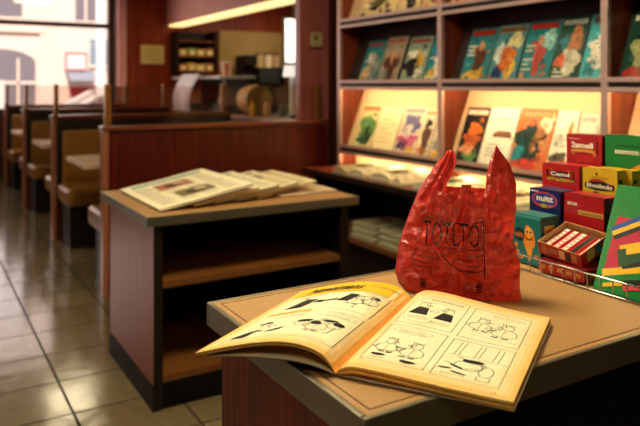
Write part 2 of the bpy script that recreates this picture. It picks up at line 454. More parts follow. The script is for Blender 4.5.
# ------------------------------------------------------------------ the street outside
def building():
    r = thing('townhouse', 'pale sunlit stone building across the street with arched doorway', 'building', (0, 20, -0.3))
    W = MB(); W.box((-14, 0.0, 0), (22, 3, 12))
    W.box((-14, -0.12, 3.02), (3.2, 0.0, 3.16)); W.box((2.96, -0.10, 0), (3.3, 0, 12))
    W.build('wall', M['stone'], r)
    blue = M['win_blue']; gr = M['win_grey']
    a = MB(); pts = [(0.9, 0.3), (2.84, 0.3), (2.84, 2.2)] + [(1.87 + .97 * math.cos(t), 2.2 + .36 * math.sin(t)) for t in [k * PI / 12 for k in range(1, 12)]] + [(0.9, 2.2)]
    n = len(pts)
    a.face([(x, -0.06, z) for x, z in pts]); 
    for i in range(n):
        p, q = pts[i], pts[(i + 1) % n]
        a.face([(p[0], -0.06, p[1]), (p[0], 0, p[1]), (q[0], 0, q[1]), (q[0], -0.06, q[1])])
    d = a.build('arched_doorway', gr, r)
    m = MB()
    for x in (1.35, 1.87, 2.4): m.box((x - .03, -0.10, .3), (x + .03, -0.06, 2.3))
    m.box((0.9, -0.10, 1.6), (2.84, -0.06, 1.68)); m.build('door_mullion', M['stone'], d)
    boxobj('door_panel', (1.65, -0.11, .5), (2.05, -0.06, 1.7), M['stone'], d)
    for (x0, z0, x1, z1, mm) in [(1.2, 3.42, 2.5, 5.4, gr), (3.9, 3.40, 4.45, 5.4, gr), (4.30, 2.15, 4.85, 2.9, blue), (5.3, 1.9, 6.5, 5.0, gr), (-1.5, 3.4, -.2, 5.4, gr), (-3.6, .8, -2.0, 2.6, gr)]:
        f = boxobj('window', (x0, -0.05, z0), (x1, -0.005, z1), mm, r)
        m = MB(); m.box(((x0 + x1) / 2 - .03, -0.07, z0), ((x0 + x1) / 2 + .03, -0.05, z1)); m.box((x0 - .05, -0.09, z0 - .08), (x1 + .05, -0.05, z0)); m.build('window_bar', M['stone'], f)
    boxobj('shopfront', (3.72, -0.05, .35), (4.9, -0.004, 1.75), M['stone'], r)
    return r
M['win_blue'] = plain('blue_grey_glass', (0.22, 0.30, 0.38), 0.3)
M['win_grey'] = plain('mauve_grey_glass', (0.20, 0.17, 0.20), 0.3)
building()
r = thing('shop_sign', 'white shop sign with red border on the building across the street', 'sign', (3.90, 19.86, 1.74))
boxobj('sign_panel', (-.25, 0, 0), (.25, .05, .42), M['paint'], r, col=c('#f4d8d4'))
b = MB()
for lo, hi in (((-.29, -.03, -.04), (.29, .06, 0)), ((-.29, -.03, .42), (.29, .06, .46)), ((-.29, -.03, 0), (-.25, .06, .42)), ((.25, -.03, 0), (.29, .06, .42))): b.box(lo, hi, c('#e07078'))
b.build('red_border', M['paint'], r)
r = thing('awning', 'grey awning below the red bordered shop sign', 'awning', (4.0, 19.94, 1.46))
b = MB(); b.hexa([(-.36, -.5, 0), (.36, -.5, 0), (.36, 0, .16), (-.36, 0, .16), (-.36, -.5, .03), (.36, -.5, .03), (.36, 0, .22), (-.36, 0, .22)], c('#8a90a0')); b.build('canopy', M['paint'], r)
b = MB(); b.box((-.36, -.52, -.06), (.36, -.5, .03), c('#a0a4b0')); b.build('valance', M['paint'], r)
r = thing('shop_banner', 'red banner low on the shopfront behind the white car', 'banner', (4.08, 19.9, 0.98))
boxobj('panel', (-.32, -.04, 0), (.32, 0, .24), M['paint'], r, col=c('#d03038'))
boxobj('batten', (-.34, -.05, .24), (.34, .0, .27), M['paint'], r, col=c('#f0e0d8'))
r = thing('lamp_post', 'tall white street lamp post standing on the pavement outside', 'lamp post', (2.90, 12.6, -0.18))
b = MB(); b.lathe([(.13, 0), (.13, .3), (.085, .45), (.08, 4.2)], n=16); b.build('pole', M['car'], r, smooth=True)
b = MB(); b.tube([(0, 0, 4.18), (0, .3, 4.5), (0, .8, 4.6)], .05); b.build('arm', M['car'], r)
b = MB(); b.lathe([(.05, -.05), (.2, 0), (.05, .12)], (0, .9, 4.58), 14); b.build('lamp_head', M['alu'], r)
r = thing('wall_lantern', 'small amber lamp glowing beside the arched doorway', 'lamp', (0.93, 19.78, 0.78))
b = MB(); b.lathe([(.02, 0), (.10, .05), (.12, .16), (.04, .24)], n=12); b.build('glass_globe', M['amber'], r, smooth=True)
boxobj('bracket', (-.03, .05, .18), (.03, .24, .23), M['rubber'], r)

def car():
    r = thing('car', 'white car parked in the street outside the window', 'car', (1.55, 14.9, -0.30))
    prof = [(0, .30), (.02, .62), (.25, .72), (1.05, .80), (1.25, .86), (3.9, .90), (4.25, .84), (4.32, .6), (4.3, .28)]
    b = MB()
    def side(y): return [(x, y, z) for x, z in prof]
    L_, R_ = side(0), side(1.7)
    b.face(list(reversed(L_))); b.face(R_)
    for i in range(len(prof)):
        j = (i + 1) % len(prof); b.face([L_[i], L_[j], R_[j], R_[i]])
    b.build('body', M['car'], r, bevel=0.04)
    g = MB()
    lo = [(1.15, .86), (1.95, 1.40), (3.35, 1.42), (3.95, .90)]
    A = [(x, .08 if z < 1 else .2, z) for x, z in lo]; Bq = [(x, 1.62 if z < 1 else 1.5, z) for x, z in lo]
    g.face(list(reversed(A))); g.face(Bq)
    for i in range(4):
        j = (i + 1) % 4; g.face([A[i], A[j], Bq[j], Bq[i]])
    g.build('windows', M['car_glass'], r)
    p = MB()
    for y, o in ((.05, 0), (1.5, 0)):
        yl, yh = (.06, .19) if y < 1 else (1.64, 1.51)
        p.tube([(1.10, yl, .86), (1.55, (yl + yh) / 2, 1.17), (1.98, yh, 1.415), (2.7, yh, 1.45), (3.35, yh, 1.43), (3.7, (yl + yh) / 2, 1.15), (3.98, yl, .90)], .055, 8)
        p.tube([(2.72, yl, .9), (2.66, yh, 1.43)], .045, 6)
    p.box((1.95, .16, 1.395), (3.36, 1.54, 1.455)); p.build('roof', M['car'], r, smooth=False)
    for x in (.85, 3.5):
        for y in (-0.02, 1.52):
            q = MB(); q.lathe([(.10, 0), (.30, .0), (.32, .04), (.32, .16), (.30, .2), (.1, .2)], (x, y, .32), 20, axis='y'); wv = q.build('wheel', M['rubber'], r)
            q = MB(); q.lathe([(.05, -.012), (.19, -.01), (.19, .21), (.05, .212)], (x, y, .32), 16, axis='y'); q.build('hubcap', M['alu'], wv)
    q = MB(); q.lathe([(.04, -.02), (.09, 0), (.09, .04)], (.06, .25, .6), 10, axis='y'); q.build('headlight', M['lightbox'], r)
    boxobj('bumper', (-.06, .05, .28), (.1, 1.65, .45), M['win_grey'], r, 0.03)
car()

# ------------------------------------------------------------------ ceiling lights
for i, (x, y, e) in enumerate(CEIL_LIGHTS):
    lab = ['square ceiling light panel above the comic magazine on the counter', 'square ceiling light panel near the street window', 'square ceiling light panel over the first dining booth', 'square ceiling light panel behind the service counter soffit', 'square ceiling light panel above the low newspaper shelf', 'square ceiling light panel over the empty tiled aisle', 'unseen ceiling light panel added for highlights on the red bag'][i]
    r = thing('ceiling_light', lab, 'ceiling light', (x, y, 2.7), 0, 'ceiling light panels')
    b = MB()
    for lo, hi in (((-.32, -.32, -.03), (.32, -.28, 0)), ((-.32, .28, -.03), (.32, .32, 0)), ((-.32, -.28, -.03), (-.28, .28, 0)), ((.28, -.28, -.03), (.32, .28, 0))): b.box(lo, hi)
    b.build('frame', M['alu'], r)
    boxobj('diffuser', (-.28, -.28, -.022), (.28, .28, -.012), M['diffuser'], r)

r = thing('strip_light', 'long warm strip light glowing under the rose soffit', 'strip light', (3.34, 7.2, 2.207))
b = MB(); b.box((-.03, -2.7, -.04), (.20, 2.8, -.012)); b.build('diffuser', M['strip'], r, bevel=0.008)
b = MB(); b.box((-.035, -2.75, -.012), (.21, 2.84, 0)); b.build('housing', M['alu'], r)

# ------------------------------------------------------------------ dining booths
def bench(Y, both, label):
    r = thing('booth_bench', label, 'booth', (0.98, Y, 0), 0, 'high backed booth benches')
    W = 1.57
    boxobj('panel', (0.022, 0, 0), (W, .06, 1.0), M['mahogany'], r)
    boxobj('end_trim', (-.012, -.012, 0), (.02, .072, 1.0), M['end_trim'], r, 0.004)
    boxobj('cap', (-.02, -.022, 1.002), (W, .082, 1.03), M['mahogany_trim'], r, 0.006)
    for x in (0.005, 1.49): boxobj('post', (x, .012, 1.03), (x + .036, .048, 1.285), M['brass'], r, 0.004)
    boxobj('glass_screen', (.045, .026, 1.032), (1.486, .034, 1.272), M['smoke'], r)
    for sgn in ((1, -1) if both else (1,)):
        y0 = .062 if sgn > 0 else -.002
        def yy(a): return y0 + sgn * a
        def bx(name, x0, ya, z0, x1, yb, z1, m, bev=0, seg=2):
            q = MB(); q.box((x0, min(yy(ya), yy(yb)), z0), (x1, max(yy(ya), yy(yb)), z1)); return q.build(name, m, r, bevel=bev, seg=seg)
        bx('base', .05, .03, 0, W - .05, .40, .335, M['dark'])
        bx('seat', .015, .06, .34, W - .02, .50, .475, M['vinyl'], .035, 4)
        bx('back_frame', .022, .0, .34, W, .022, .985, M['dark'])
        for k in range(4):
            x0 = .06 + k * .365
            bx('back_cushion', x0, .024, .42, x0 + .355, .085, .905, M['vinyl'], .022, 4)
    return r
bench(4.15, False, 'nearest wood panelled booth bench end with smoked glass screen on top')
bench(5.90, True, 'second booth bench showing two tan vinyl back cushions')
bench(7.65, True, 'third booth bench down the row with one tan back panel showing')
bench(9.35, True, 'last booth bench of the row closest to the street window')
def btable(Y, label):
    r = thing('booth_table', label, 'table', (0.99, Y, 0), 0, 'booth tables')
    boxobj('table_top', (.008, .008, .715), (1.5, .632, .742), M['tan'], r, 0.003)
    b = MB(); b.box((0, 0, .705), (1.5, .008, .74)); b.box((0, .632, .705), (1.5, .64, .74)); b.box((0, .008, .705), (.008, .632, .74)); b.build('edge_band', M['table_edge'], r)
    b = MB(); b.lathe([(.05, .03), (.045, .1), (.045, .70), (.16, .705), (.16, .714)], (.95, .32, 0), 16); b.build('pedestal', M['dark'], r, smooth=False)
    b = MB(); b.box((.6, .28, 0), (1.3, .36, .03)); b.box((.91, .12, 0), (.99, .52, .03)); b.build('foot', M['dark'], r)
btable(4.77, 'tan booth table behind the nearest wood panelled bench')
btable(6.52, 'tan booth table in the second booth of the row')
btable(8.24, 'tan booth table in the far booth near the street window')

# ------------------------------------------------------------------ service counter and its things
r = thing('service_counter', 'long dark service counter running under the lit rose soffit', 'counter', (3.2, 6.2, 0))
boxobj('body', (.04, 0, 0), (.65, 3.85, .88), M['mahogany'], r)
boxobj('counter_top', (0, -.03, .882), (.7, 3.86, .92), M['mahogany_trim'], r, 0.008)
r = thing('display_case', 'glass display case with white top ledge on the service counter', 'display case', (3.3, 7.85, 0.92))
boxobj('case_base', (0, 0, 0.001), (.42, 1.80, .10), M['dark'], r)
boxobj('front_glass', (0.005, .02, .102), (.013, 1.78, .44), M['smoke'], r)
boxobj('case_back', (.40, 0, .102), (.42, 1.80, .44), M['dark'], r)
boxobj('ledge', (-.05, -.02, .442), (.44, 1.82, .475), M['car'], r, 0.006)
boxobj('corner_post', (.014, .0, .101), (.04, .02, .441), M['alu'], r); boxobj('corner_post', (.014, 1.78, .101), (.04, 1.80, .441), M['alu'], r)
r = thing('striped_cup', 'orange and white striped cup standing on the display case ledge', 'cup', (3.42, 8.02, 1.3965))
b = MB(); b.lathe([(.058, 0), (.080, .155), (.084, .16), (.07, .16)], n=24, colf=lambda i, k: c('#e87040') if (k // 3) % 2 else c('#f6d8c8')); b.build('body', M['paint'], r, smooth=False)
b = MB(); b.lathe([(.085, .161), (.085, .172), (.07, .18)], n=24, col=c('#f4e4da')); b.build('lid', M['paint'], r)
def towel():
    b = MB()
    def f(u, v, o=0):
        y = 8.26 + u * .62 + .42 * (1 - v) * 0.9
        return (3.15 - .06 * math.sin(v * PI) - .02 * math.sin(u * 7) + o, y, .925 + v * .50)
    b.grid(lambda u, v: f(u, v), 14, 12, col=c('#d8d0d8')); b.grid(lambda u, v: f(u, v, .006), 14, 12, col=c('#c0b6bc'))
    o = b.build('hanging_towel', M['paint'], smooth=True)
    tag(o, 'white towel draped down the front of the display case', 'towel')
towel()
r = thing('bread_basket', 'round wicker basket lying on its side on the service counter', 'basket', (3.52, 7.42, 0.92))
b = MB(); b.lathe([(.165, .15), (.18, -.04), (.176, -.15)], (0, 0, .1815), 24, axis='y', colf=lambda i, k: c('#c8a060') if (k + i) % 2 else c('#b08848')); b.build('basket_wall', M['paint'], r)
b = MB(); b.lathe([(.172, -.152), (.172, -.16), (.05, -.165)], (0, 0, .1815), 24, axis='y', col=c('#7a6a28')); b.build('basket_mouth', M['paint'], r)
r = thing('counter_lamp', 'small white shaded lamp at the near end of the service counter', 'lamp', (3.545, 6.50, 0.92))
b = MB(); b.lathe([(.07, 0), (.07, .015), (.02, .03)], n=16); b.build('base', M['dark'], r)
b = MB(); b.lathe([(.03, .031), (.03, .45)], n=12, col=c('#f0ece4')); b.build('stem', M['paint'], r)
b = MB(); b.lathe([(.105, .452), (.085, .575)], n=20); b.build('lamp_shade', M['shade'], r)
for k, (x, y, h_, rr, cl, lab) in enumerate([(3.5, 7.02, .17, .04, '#c89858', 'tan jar beside the white lamp on the service counter'), (3.62, 6.86, .14, .055, '#3c5030', 'dark green jar behind the tan jar on the service counter')]):
    r = thing('jar', lab, 'jar', (x, y, .92))
    b = MB(); b.lathe([(rr * .9, 0), (rr, .02), (rr, h_ * .8), (rr * .7, h_)], n=16, col=c(cl)); b.build('body', M['paint'], r)
    b = MB(); b.lathe([(rr * .75, h_ + .001), (rr * .75, h_ + .025)], n=16, col=c('#281810')); b.build('lid', M['paint'], r)
r = thing('yellow_bottle', 'small yellow bottle in front of the round wicker basket', 'bottle', (3.30, 7.0, .92))
b = MB(); b.lathe([(.035, 0), (.035, .11), (.015, .15), (.015, .17)], n=14, col=c('#e0b028')); b.build('body', M['paint'], r)
b = MB(); b.lathe([(.017, .171), (.014, .20)], n=12, col=c('#b02018')); b.build('cap', M['paint'], r)
# rear kitchen wall
r = thing('storage_shelf', 'dark storage shelf of packages hung on the kitchen back wall', 'shelf', (3.36, 9.72, 0))
for z in (1.47, 1.70, 1.93): boxobj('shelf_board', (.0215, .005, z), (.5985, .322, z + .02), M['rack_wood'], r)
for x in (0, .60): boxobj('side_panel', (x, 0, 1.47), (x + .02, .34, 2.1), M['dark'], r)
boxobj('back_panel', (.02, .325, 1.47), (.6, .338, 2.1), M['dark'], r)
rng = random.Random(3)
names = {0: 'lower', 1: 'upper'}
for j, z in enumerate((1.7215, 1.4915)):
    for k in range(4):
        cl = ['#c89030', '#88903c', '#d8b060', '#a86a28', '#c86828', '#d0a040', '#e0c080', '#b07030'][j * 4 + k]
        nm = [['ochre', 'olive', 'pale yellow', 'brown'], ['orange', 'gold', 'cream', 'rust']][j][k]
        r = thing('package', nm + ' package on the ' + ('upper' if j == 0 else 'lower') + ' board of the kitchen storage shelf', 'package', (3.40 + k * .14, 9.76, z), 0, 'packages on the kitchen storage shelf')
        boxobj('carton', (0, 0, 0), (.12, .16, .10 + .02 * (k % 2)), M['paint'], r, 0.004, col=c(cl))
        boxobj('paper_label', (.02, -.004, .02), (.10, 0, .075), M['paint'], r, col=c('#e8d8a8'))
o = boxobj('wall_panel', (4.15, 10.02, 1.0), (5.35, 10.065, 2.15), M['paint'], col=c('#b08a4c')); tag(o, 'plain tan panel on the kitchen back wall', 'panel')
r = thing('menu_board', 'bright white lit board hanging in the kitchen beside the pillar', 'light board', (4.89, 9.2, 1.63))
boxobj('lit_face', (0, 0, 0), (.36, .03, .67), M['lightbox'], r)
b = MB()
for lo, hi in (((-.03, -.01, -.03), (.39, .05, 0)), ((-.03, -.01, .67), (.39, .05, .70)), ((-.03, -.01, 0), (0, .05, .67)), ((.36, -.01, 0), (.39, .05, .67))): b.box(lo, hi)
b.build('frame', M['alu'], r)
boxobj('hanger', (.16, 0.01, .701), (.20, .05, 1.069), M['alu'], r)
r = thing('back_counter', 'dark work counter along the kitchen back wall', 'counter', (4.10, 9.36, 0))
boxobj('body', (0, 0.03, 0), (2.4, .62, 1.22), M['dark'], r); boxobj('counter_top', (-.03, 0, 1.222), (2.42, .62, 1.26), M['dark'], r)
r = thing('oven', 'low dark countertop oven under the canisters on the countertop oven', 'oven', (4.56, 9.44, 1.261))
boxobj('body', (0, 0, .012), (.46, .34, .29), M['dark'], r, 0.01); boxobj('door', (.02, -.012, .04), (.36, -.001, .26), M['rubber'], r, 0.004)
for x in (.03, .39): boxobj('foot', (x, .04, 0), (x + .04, .3, .0115), M['rubber'], r)
r = thing('coffee_machine', 'dark coffee machine on the kitchen back counter', 'machine', (4.33, 9.42, 1.261))
boxobj('tower', (0, .1, 0), (.20, .4, .48), M['dark'], r, 0.02); boxobj('head', (0, 0, .32), (.20, .098, .48), M['dark'], r, 0.015); boxobj('drip_tray', (0, -.02, 0), (.20, .096, .03), M['alu'], r)
for k, (cl, nm) in enumerate((('#c8a878', 'tan'), ('#d8c0a0', 'cream'), ('#b89060', 'brown'))):
    r = thing('canister', nm + ' lidded canister on top of the dark countertop oven', 'canister', (4.64 + k * .148, 9.60, 1.5515), 0, 'canisters on the countertop oven')
    b = MB(); b.lathe([(.06, 0), (.065, .01), (.065, .2)], n=18, col=c(cl)); b.build('body', M['paint'], r)
    b = MB(); b.lathe([(.068, .201), (.068, .22), (.02, .24)], n=18, col=c('#6a4020')); b.build('lid', M['paint'], r)

r = thing('thermostat', 'beige thermostat box mounted on the wood pillar', 'thermostat', (2.50, 4.236, 1.555))
boxobj('housing', (-.045, -.035, 0), (.045, -.001, .105), M['paint'], r, 0.008, col=c('#a89468'))
boxobj('dial', (-.03, -.040, .05), (-.002, -.0352, .08), M['paint'], r, 0.002, col=c('#4a3a24'))
r = thing('wall_plaque', 'cream notice plaque on the wood wall beside the street window', 'plaque', (3.08, 10.065, 1.60))
b = MB(); b.box((-.175, -.02, 0), (.175, 0, .28), c('#e8cc80'))
fnp = lambda x, y, l: (x, -.02 - l, y)
for k in range(5): rect(b, fnp, -.14, .05 + k * .04, .14 - .05 * (k % 2), .062 + k * .04, c('#b89858'), lift=.001)
b.build('plate', M['paint'], r)

# ------------------------------------------------------------------ magazine rack on the right
BAY = [3.9, 2.863, 1.821, 0.779]
rack = thing('magazine_rack', 'wall length wooden magazine rack with lit cream back boards', 'magazine rack', (2.5, 2.34, 0))
def rk(name, lo, hi, m, bevel=0, seg=2):
    q = MB(); q.box((lo[0] - 2.5, lo[1] - 2.34, lo[2]), (hi[0] - 2.5, hi[1] - 2.34, hi[2])); return q.build(name, m, rack, bevel=bevel)
for i, y in enumerate(BAY):
    nm = 'side_panel' if i in (0, 3) else 'divider'
    p = rk(nm, (2.512, y - .011, .732), (2.83, y + .011, 2.12), M['rack_wood'])
    q = MB(); q.box((2.486 - 2.5, y - .017 - 2.34, .732), (2.511 - 2.5, y + .017 - 2.34, 2.12)); q.build('edge_strip', M['rail'], p, bevel=.003)
    rk(nm, (2.30, y - .012, .0), (2.83, y + .012, .698), M['dark'])
rk('back_panel', (2.832, .77, .0), (2.845, 3.91, 2.12), M['dark'])
rk('deck', (2.22, .765, .70), (2.83, 3.915, .73), M['rack_wood'], .004)
d_ = rk('deck_edge', (2.208, .765, .698), (2.219, 3.915, .732), M['dark'])
rk('plinth', (2.34, .79, 0), (2.36, 3.89, .30), M['dark'])
for i in range(3):
    y0, y1 = BAY[i + 1] + .013, BAY[i] - .013
    rk('low_shelf', (2.27, y0, .325), (2.83, y1, .35), M['tan_shaded'])
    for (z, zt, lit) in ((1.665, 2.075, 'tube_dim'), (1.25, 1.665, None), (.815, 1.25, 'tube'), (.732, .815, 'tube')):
        if z > .74:
            rk('shelf', (2.505, y0, z + .026), (2.83, y1, z + .040), M['rack_wood'])
            lp = rk('lip', (2.494, y0 - .0, z), (2.504, y1, z + .062), M['dark'])
            for dz in (.0, .042):
                q = MB(); q.box((2.484 - 2.5, y0 - 2.34, z + dz), (2.4935 - 2.5, y1 - 2.34, z + dz + .02)); q.build('rail_strip', M['rail'], lp, bevel=.002)
            q = MB()
            dz = zt - z - .024 - (.0 if zt < 2 else .02); dx = dz * .38
            q.obox((2.548 - 2.5, y0 - 2.34 + .001, z + .041), (.012, 0, 0), (0, y1 - y0 - .002, 0), (dx, 0, dz)); q.build('back_board', M['board' if lit else 'board_shaded'], rack)
            if lit:
                q = MB(); q.tube([(2.522 - 2.5, y0 + .03 - 2.34, zt + .0135), (2.522 - 2.5, y1 - .03 - 2.34, zt + .0135)], .009, 10); 
                q.build('light_tube', M[lit], rack, smooth=True)
        else:
            q = MB(); q.box((2.62 - 2.5, y0 - 2.34 + .001, .732), (2.632 - 2.5, y1 - 2.34 - .001, .838)); q.build('back_board', M['board'], rack)
            q = MB(); q.tube([(2.522 - 2.5, y0 + .03 - 2.34, .8285), (2.522 - 2.5, y1 - .03 - 2.34, .8285)], .009, 10); q.build('light_tube', M[lit], rack, smooth=True)
rk('top_board', (2.49, .77, 2.121), (2.845, 3.92, 2.15), M['rack_wood'])
rk('top_fascia', (2.482, .77, 2.06), (2.489, 3.92, 2.15), M['rail'])

# magazines: leaning covers, printed as patches
SL = math.atan(.38)
def magazine(yl, yr, zs, h, art, label, group, k=0):
    """spans Y from yl (left in the picture) down to yr; stands on the shelf floor zs and leans on the back board"""
    wd = yl - yr
    off = .004 * (k % 2)
    x0, z0 = 2.5365 - off, zs + .0425
    up = Vector((math.sin(SL), 0, math.cos(SL))); nrm = Vector((-math.cos(SL), 0, math.sin(SL)))
    r = thing('magazine', label, 'magazine', (x0, (yl + yr) / 2, z0), 0, group)
    def P(x, y, l): return Vector((0, wd / 2 - x, 0)) + up * y + nrm * l
    b = MB(); b.obox(P(0, 0, -.005), P(wd, 0, -.005) - P(0, 0, -.005), up * h, nrm * .004, c('#e4d6b4')); b.build('pages', M['print'], r)
    b = MB(); b.obox(P(-.0005, 0, -.0009), P(wd + .001, 0, 0) - P(0, 0, 0), up * (h + .001), nrm * .0009, art.get('bg', (0.5,) * 3))
    rg = random.Random(art.get('seed', 1))
    if 'foot' in art: rect(b, P, 0, 0, wd, h * .3, art['foot'])
    pal = [q[4] for q in art.get('blobs', [])] + [art['bg'], tuple(.5 * t for t in art['bg']), tuple(min(1, 1.5 * t + .03) for t in art['bg'])]
    if len(pal) > 3:
        for _ in range(26):
            q = rg.choice(pal); k_ = rg.uniform(.55, 1.2); ax_, ay_ = rg.uniform(.04, .8) * wd, rg.uniform(.04, .78) * h
            blob(b, P, ax_ + .06 * wd, ay_ + .04 * h, wd * rg.uniform(.03, .10), h * rg.uniform(.015, .06), tuple(min(1, t * k_) for t in q), lift=.00030 + .000004 * _, n=9, wob=.25, seed=_)
    for (cx, cy, rx, ry, col, rot) in art.get('blobs', []):
        # kept inside the cover
        cx_, cy_ = cx * wd, cy * h; rx_ = min(rx * wd, cx_, wd - cx_); ry_ = min(ry * h, cy_, h - cy_)
        blob(b, P, cx_, cy_, rx_, ry_, col, lift=.00046, wob=.22, seed=cx * 9 + cy * 5)
        for q in range(9):
            an, rr_ = rg.uniform(0, 2 * PI), rg.uniform(.2, .85); k_ = rg.uniform(.45, 1.45); sz = rg.uniform(.12, .34)
            blob(b, P, cx_ + rx_ * rr_ * math.cos(an), cy_ + ry_ * rr_ * math.sin(an), rx_ * sz, ry_ * sz, tuple(min(1, t * k_) for t in col), lift=.0005 + .00001 * q, n=8, wob=.3, seed=q + cx * 7)
    if 'mast' in art:
        col = art['mast']; rect(b, P, wd * .06, h * .86, wd * .94, h * .965, art.get('mastbg', art['bg']), lift=.0006)
        x = wd * .08
        while x < wd * .86:
            ww = wd * rg.uniform(.07, .12); rect(b, P, x, h * .872, x + ww, h * .95, col, lift=.0008); x += ww + wd * .025
    for (y, x, ln, col) in art.get('lines', []):
        rect(b, P, x * wd, y * h, min((x + ln) * wd, wd * .97), (y + .022) * h, col, lift=.0008)
    b.build('cover', M['print'], r)
    return r
W_ = c('#f2ead2'); K = c('#141010'); TEAL = c('#1e7f86'); CY = c('#3ab0b4'); DG = c('#14483a'); RD = c('#b8281c'); OR = c('#d8702a'); BR = c('#5a3018'); SK = c('#d89a68'); CR = c('#efe0b0'); GN = c('#5a8a4a'); NV = c('#1c2c58'); YL = c('#e0b040'); PK = c('#c86878'); GY = c('#98988c'); BL = c('#3a78a8')
def lines_(col, ys, x=.08, ln=.5): return [(y, x, ln * (1 - .3 * (i % 2)), col) for i, y in enumerate(ys)]
R2 = 'magazines on the middle dark shelf'; R3 = 'magazines on the brightly lit shelf'; R1 = 'magazines on the top shelf'
# shelf under the top one: left bay
magazine(3.745, 3.545, 1.25, .30, dict(bg=TEAL, mast=RD, blobs=[(.62, .42, .26, .3, GY, 0), (.45, .6, .2, .14, W_, 0), (.3, .25, .2, .15, YL, 0)], lines=lines_(W_, (.2, .3, .5))), 'teal magazine with a grey figure, first in the left bay of the dark shelf', R2)
magazine(3.525, 3.325, 1.25, .315, dict(bg=c('#a8947c'), mast=RD, mastbg=c('#c8a888'), blobs=[(.5, .35, .35, .28, BR, 0), (.55, .55, .16, .14, SK, 0), (.3, .2, .2, .12, GY, 0)]), 'greyish tan magazine with red masthead in the left bay of the dark shelf', R2, 1)
magazine(3.295, 3.09, 1.25, .30, dict(bg=c('#88a088'), mast=RD, blobs=[(.4, .35, .35, .2, K, 0), (.65, .5, .2, .18, YL, 0), (.3, .62, .2, .1, W_, 0), (.7, .25, .18, .12, c('#e8e0c8'), 0)]), 'pale green magazine with black and yellow picture in the left bay of the dark shelf', R2)
magazine(3.072, 2.885, 1.25, .30, dict(bg=TEAL, mast=BR, blobs=[(.6, .4, .3, .25, W_, 0), (.4, .65, .25, .12, BL, 0), (.35, .2, .2, .12, YL, 0)], lines=lines_(W_, (.1, .5))), 'teal magazine with white blotches next to the left bay divider', R2, 1)
# right bay
magazine(2.765, 2.57, 1.25, .315, dict(bg=c('#2a7c84'), mast=RD, mastbg=c('#7a3a34'), blobs=[(.55, .42, .2, .26, BR, 0), (.55, .66, .1, .09, SK, 0), (.5, .15, .3, .1, YL, 0)], lines=lines_(W_, (.5, .58, .66), .06, .3)), 'teal magazine with a standing brown figure, leftmost of the right bay dark shelf', R2)
magazine(2.555, 2.365, 1.25, .32, dict(bg=c('#4a8a94'), mast=BR, mastbg=c('#c0a070'), blobs=[(.7, .72, .25, .14, c('#d8cc90'), 0), (.5, .42, .28, .22, OR, 0), (.7, .25, .16, .2, YL, 0), (.3, .18, .18, .12, NV, 0), (.2, .5, .14, .18, c('#d0d8d0'), 0)]), 'magazine with an orange and yellow figure on blue cover', R2, 1)
magazine(2.355, 2.165, 1.25, .325, dict(bg=TEAL, mast=RD, mastbg=c('#88302c'), blobs=[(.75, .7, .2, .18, c('#9ad0c4'), 0), (.52, .42, .16, .3, c('#b84838'), 0), (.5, .68, .1, .08, SK, 0)], lines=lines_(c('#e0d8b8'), (.2, .28, .36, .5, .58), .05, .32)), 'teal magazine with a slim red figure and text lines', R2)
magazine(2.155, 2.005, 1.25, .33, dict(bg=DG, mast=c('#b0b8a8'), mastbg=K, blobs=[(.65, .65, .25, .2, c('#c07840'), 0), (.62, .32, .32, .2, c('#d8d0b0'), 0), (.25, .32, .2, .1, c('#e06838'), 0), (.3, .6, .2, .1, TEAL, 0)], lines=lines_(W_, (.08, .14))), 'dark green magazine with an orange headed figure', R2, 1)
magazine(1.995, 1.842, 1.25, .33, dict(bg=CY, mast=c('#28484c'), mastbg=c('#b84a3a'), blobs=[(.45, .5, .34, .12, W_, 0), (.5, .3, .3, .1, W_, 0), (.6, .68, .25, .08, W_, 0), (.3, .2, .2, .12, TEAL, 0)]), 'bright cyan magazine with white shapes at the right end of the dark shelf', R2)
magazine(1.79, 1.60, 1.25, .32, dict(bg=DG, mast=W_, mastbg=DG, blobs=[(.5, .4, .35, .25, c('#a8a870'), 0), (.6, .6, .2, .12, K, 0), (.4, .15, .3, .1, RD, 0)]), 'green magazine on the dark shelf right of the second divider', R2)
# brightly lit shelf
magazine(3.815, 3.60, .815, .31, dict(bg=c('#d8cc90'), mast=RD, mastbg=c('#e0b070'), blobs=[(.5, .45, .38, .3, GN, 0), (.6, .35, .26, .22, K, 0), (.35, .62, .2, .12, c('#7aa070'), 0), (.4, .2, .25, .1, DG, 0)]), 'magazine with dark green picture, first on the lit shelf', R3)
magazine(3.585, 3.365, .815, .30, dict(bg=c('#f0e0a8'), lines=lines_(c('#d0b878'), (.2, .3, .4, .5, .6, .7, .8), .1, .7)), 'nearly blank cream magazine on the lit shelf', R3, 1)
magazine(3.355, 3.15, .815, .31, dict(bg=c('#e4d0b0'), mast=PK, blobs=[(.5, .62, .38, .2, c('#6a6890'), 0), (.4, .5, .2, .16, W_, 0), (.5, .28, .42, .16, c('#b85878'), 0), (.3, .2, .22, .12, NV, 0), (.7, .12, .2, .08, YL, 0)]), 'magazine with mauve and pink pictures on the lit shelf', R3)
magazine(3.14, 3.03, .815, .30, dict(bg=c('#e8d8b0'), mast=OR, blobs=[(.5, .35, .3, .3, BR, 0), (.5, .7, .25, .08, K, 0), (.45, .15, .3, .1, OR, 0)]), 'narrow cream magazine with brown figure on the lit shelf', R3, 1)
magazine(3.02, 2.885, .815, .31, dict(bg=c('#e0d4b8'), mast=BR, blobs=[(.5, .62, .28, .1, RD, 0), (.62, .35, .3, .28, c('#3a3c38'), 0), (.35, .3, .2, .2, GY, 0), (.4, .1, .3, .08, YL, 0)]), 'cream magazine with a red spot and dark figure by the lit shelf divider', R3)
